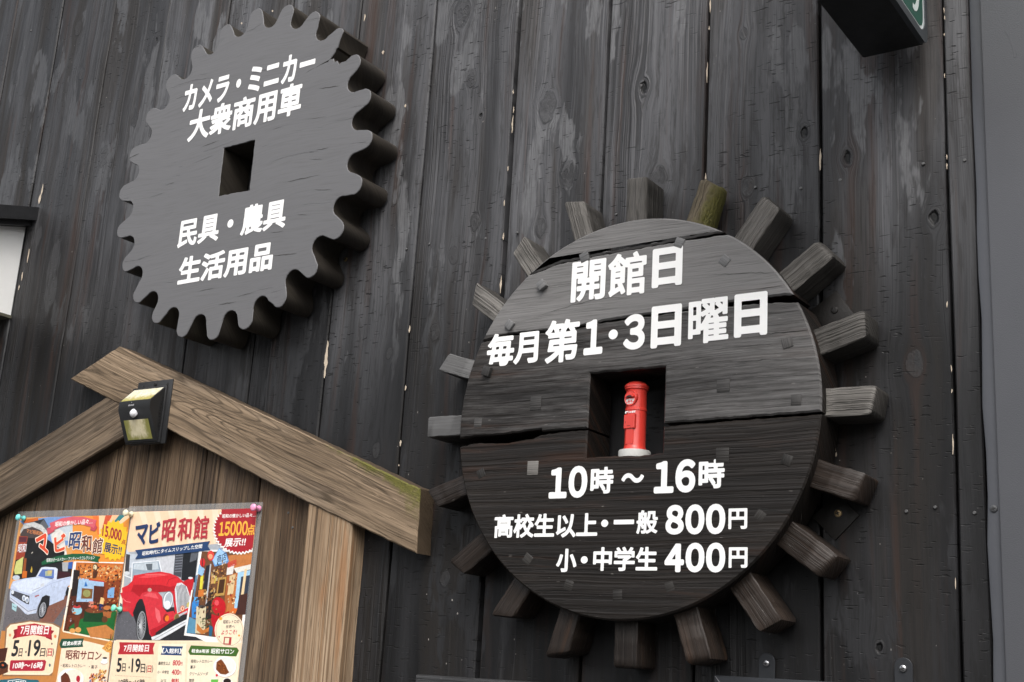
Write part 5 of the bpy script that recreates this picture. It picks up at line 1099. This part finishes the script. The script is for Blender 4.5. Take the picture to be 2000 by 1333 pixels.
# ribbons and headline
p.ph = .5
p.poly(Rz, (196, 74, 88), (1150, 160), (1205, 260), (1170, 305), (1115, 290)); p.poly(Rz, (204, 84, 98), (580, 270), (640, 250), (680, 300), (590, 350)); p.poly(Rz, (218, 96, 108), (615, 205), (760, 145), (900, 122), (1040, 128), (1200, 168), (1165, 262), (1010, 218), (880, 220), (760, 246), (640, 300)); p.text(Rz, WHT, '昭和の懐かしい品々…', (680, 250), (1145, 212), (690, 186), .028)
def outl(txt, col, bl, br, tl, g): p.text(Rz, (252, 240, 222), txt, (bl[0]-9, bl[1]+9), (br[0]+9, br[1]+9), (tl[0]-9, tl[1]-9), g+.05); p.text(Rz, col, txt, bl, br, tl, g)
p.burst(Rz, (250, 196, 40), 1415, 420, 205, 262, 20, .86, .1); p.text(Rz, (160, 34, 50), '15,000', (1262, 385), (1500, 450), (1275, 225), .05); p.text(Rz, (160, 34, 50), '点', (1500, 462), (1556, 475), (1506, 400), .04); p.text(Rz, (36, 58, 100), '展示!!', (1285, 560), (1500, 610), (1300, 438), .045)
outl('マ', (228, 78, 46), (505, 640), (635, 560), (440, 400), .06); outl('ビ', (228, 84, 50), (680, 575), (822, 530), (668, 370), .06); outl('昭', (34, 60, 112), (842, 532), (985, 528), (870, 318), .04); outl('和', (106, 44, 32), (1000, 568), (1128, 560), (1012, 356), .04); outl('館', (106, 44, 32), (1136, 590), (1260, 570), (1158, 400), .03)
p.poly(Rz, (24, 92, 58), (515, 690), (560, 660), (700, 615), (900, 582), (1080, 585), (1245, 620), (1215, 655), (1225, 695), (1060, 655), (900, 652), (720, 682), (520, 725)); p.text(Rz, WHT, '昭和のオールドカー・アンティークコレクション', (575, 688), (1172, 652), (580, 640), .022)
# lower panels
p.poly(Sz, (198, 132, 72), (-20, 600), (90, 600), (860, 560), (900, 620), (1600, 760), (1560, 1900), (-40, 1900)); p.poly(Sz, (150, 112, 78), (80, 560), (140, 500), (430, 452), (760, 490), (860, 540), (860, 620), (740, 1240), (30, 1250)); p.poly(Sz, (250, 232, 202), (100, 570), (150, 515), (430, 470), (740, 505), (845, 560), (840, 620), (750, 1190), (700, 1230), (50, 1225)); p.poly(Sz, (252, 226, 192), (115, 580), (160, 530), (430, 486), (730, 520), (825, 570), (740, 1180), (690, 1205), (60, 1200))
p.poly(Sz, (150, 30, 46), (190, 590), (250, 570), (240, 700), (175, 720), (205, 655)); p.poly(Sz, (150, 30, 46), (720, 590), (775, 600), (735, 650), (740, 735), (650, 700)); p.poly(Sz, (184, 40, 54), (250, 530), (490, 496), (735, 545), (715, 700), (480, 660), (228, 700)); p.text(Sz, WHT, '7月開館日', (285, 655), (685, 655), (305, 520), .034)
p.text(Sz, INKB, '5', (155, 970), (245, 965), (195, 735), .045); p.text(Sz, INKB, '日・', (258, 970), (370, 966), (275, 850), .03); p.text(Sz, INKB, '19', (390, 968), (560, 962), (418, 730), .04); p.text(Sz, INKB, '日', (562, 970), (634, 968), (580, 848), .03); p.text(Sz, INKB, '(', (646, 975), (666, 975), (662, 850), .02); p.text(Sz, (190, 44, 66), '日', (672, 962), (735, 962), (686, 852), .034); p.text(Sz, INKB, ')', (738, 975), (760, 975), (752, 850), .02)
p.poly(Sz, (178, 36, 60), (160, 1020), (640, 1015), (658, 1040), (632, 1160), (600, 1172), (150, 1172), (132, 1150), (148, 1030)); p.text(Sz, WHT, '10時〜16時', (175, 1145), (600, 1140), (195, 1045), .04)
p.poly(Sz, (74, 38, 28), (-20, 860), (110, 840), (75, 1030), (-20, 1040)); p.poly(Sz, (96, 52, 34), (-20, 1050), (118, 1080), (112, 1190), (-20, 1240)); p.ell(Sz, (28, 26, 28), 40, 1090, 62, 50); p.ell(Sz, (200, 90, 50), 40, 1090, 18, 15); p.ell(Sz, (222, 150, 100), 142, 662, 16, 22); p.ell(Sz, (226, 140, 90), 786, 680, 18, 24); p.ell(Sz, (70, 110, 120), 708, 1090, 14, 24); p.ell(Sz, (106, 66, 70), 738, 785, 10, 16)
p.poly(Sz, (252, 228, 200), (890, 740), (1200, 740), (1560, 830), (1530, 1900), (700, 1900), (830, 1150)); p.poly(Sz, (32, 78, 60), (875, 715), (1195, 708), (1172, 780), (1185, 830), (865, 850), (845, 790)); p.text(Sz, WHT, '軽食&喫茶', (882, 815), (1150, 805), (900, 750), .03); p.text(Sz, (116, 52, 44), '昭和サロン', (928, 1010), (1435, 1025), (945, 870), .04)
p.text(Sz, INKB, '・昭和レトロカレー', (862, 1122), (1215, 1128), (868, 1068), .024); p.text(Sz, INKB, '・菓子', (1262, 1140), (1385, 1146), (1268, 1086), .024)
p.poly(Sz, (226, 160, 76), (1450, 850), (1560, 740), (1590, 740), (1580, 915), (1520, 905)); p.clutter(Sz, ((1480, 820), (1560, 760), (1575, 880), (1500, 880)), 12, [(180, 110, 50), (240, 190, 110), (120, 70, 34)], 12, 26, 12, 24); p.line(Sz, (70, 50, 40), [(1580, 650), (1572, 740)], 10)
p.ell(Sz, (196, 176, 160), 1482, 1052, 52, 30); p.ell(Sz, (250, 248, 246), 1482, 1045, 50, 26); p.poly(Sz, (250, 248, 246), (1455, 975), (1530, 985), (1520, 1040), (1480, 1055), (1455, 1030)); p.ell(Sz, (50, 34, 30), 1492, 988, 34, 14)
p.ell(Sz, (222, 206, 190), 1005, 1290, 190, 150); p.ell(Sz, (250, 246, 242), 1005, 1282, 186, 146); p.ell(Sz, (244, 232, 214), 1050, 1240, 110, 90); p.poly(Sz, (104, 52, 34), (865, 1250), (930, 1190), (975, 1230), (1000, 1300), (1020, 1400), (870, 1400)); p.ell(Sz, (178, 30, 50), 1112, 1285, 28, 48)
p.clutter(Sz, ((1270, 1210), (1480, 1190), (1510, 1400), (1250, 1400)), 46, [(196, 60, 44), (222, 150, 60), (236, 190, 90), (110, 50, 34), (90, 120, 160), (210, 100, 60)], 18, 46, 18, 46); p.clutter(Sz, ((1400, 1150), (1500, 1160), (1480, 1230), (1380, 1230)), 8, [(236, 180, 110), (222, 150, 80)], 20, 40, 20, 50)
p.poly(Sz, (40, 104, 120), (-10, 1300), (120, 1290), (250, 1275), (360, 1290), (540, 1300), (560, 1330), (540, 1420), (-10, 1420)); p.poly(Sz, (226, 232, 226), (110, 1310), (260, 1290), (370, 1310), (370, 1420), (110, 1420)); p.poly(Sz, (40, 104, 120), (125, 1316), (260, 1300), (355, 1316), (355, 1420), (125, 1420)); p.text(Sz, WHT, '入館料', (150, 1380), (340, 1380), (155, 1312), .03)
p.done((.010, .0125, .0125, .01))

# --- push pins
def pin(col, head, foot, label):
    a = at(*foot, -.0155); c = simple('pin_plastic', col, .35, var=.05, scale=200, coat=.3)
    t = thing('push_pin', label, 'push pin', a, 'push pins on the posters')
    h = at(*head, -.0155-.017); ax = Vector((0, -1, 0)); ax = Vector(((h.x-a.x)*.6, -.017, (h.z-a.z)*.6)).normalized()
    MB().lathe([(.0052, .0), (.0056, .0012), (.0048, .0030), (.0030, .0048), (.0027, .0095), (.0036, .0115), (.0058, .0130), (.0063, .0148), (.0058, .0163), (.0040, .0172), (.0004, .0175)], (0, 0, 0), ax, 24).build('head', c, t, smooth=50)
    MB().lathe([(.0006, -.004), (.0006, .001)], (0, 0, 0), ax, 8).build('needle', STEEL, t)
pin((.16, .60, .58), (34, 1010), (47, 1013), 'turquoise push pin at the top left corner of the white convertible poster')
pin((.70, .66, .48), (244, 1001), (257, 1005), 'cream push pin between the top corners of the two posters')
pin((.18, .68, .46), (219, 1186), (235, 1191), 'mint green push pin between the car pictures of the two posters')
pin((.80, .30, .48), (494, 991), (506, 994), 'pink push pin at the top right corner of the red roadster poster')
bpy.data.objects.remove(_ob); bpy.data.curves.remove(_cu)
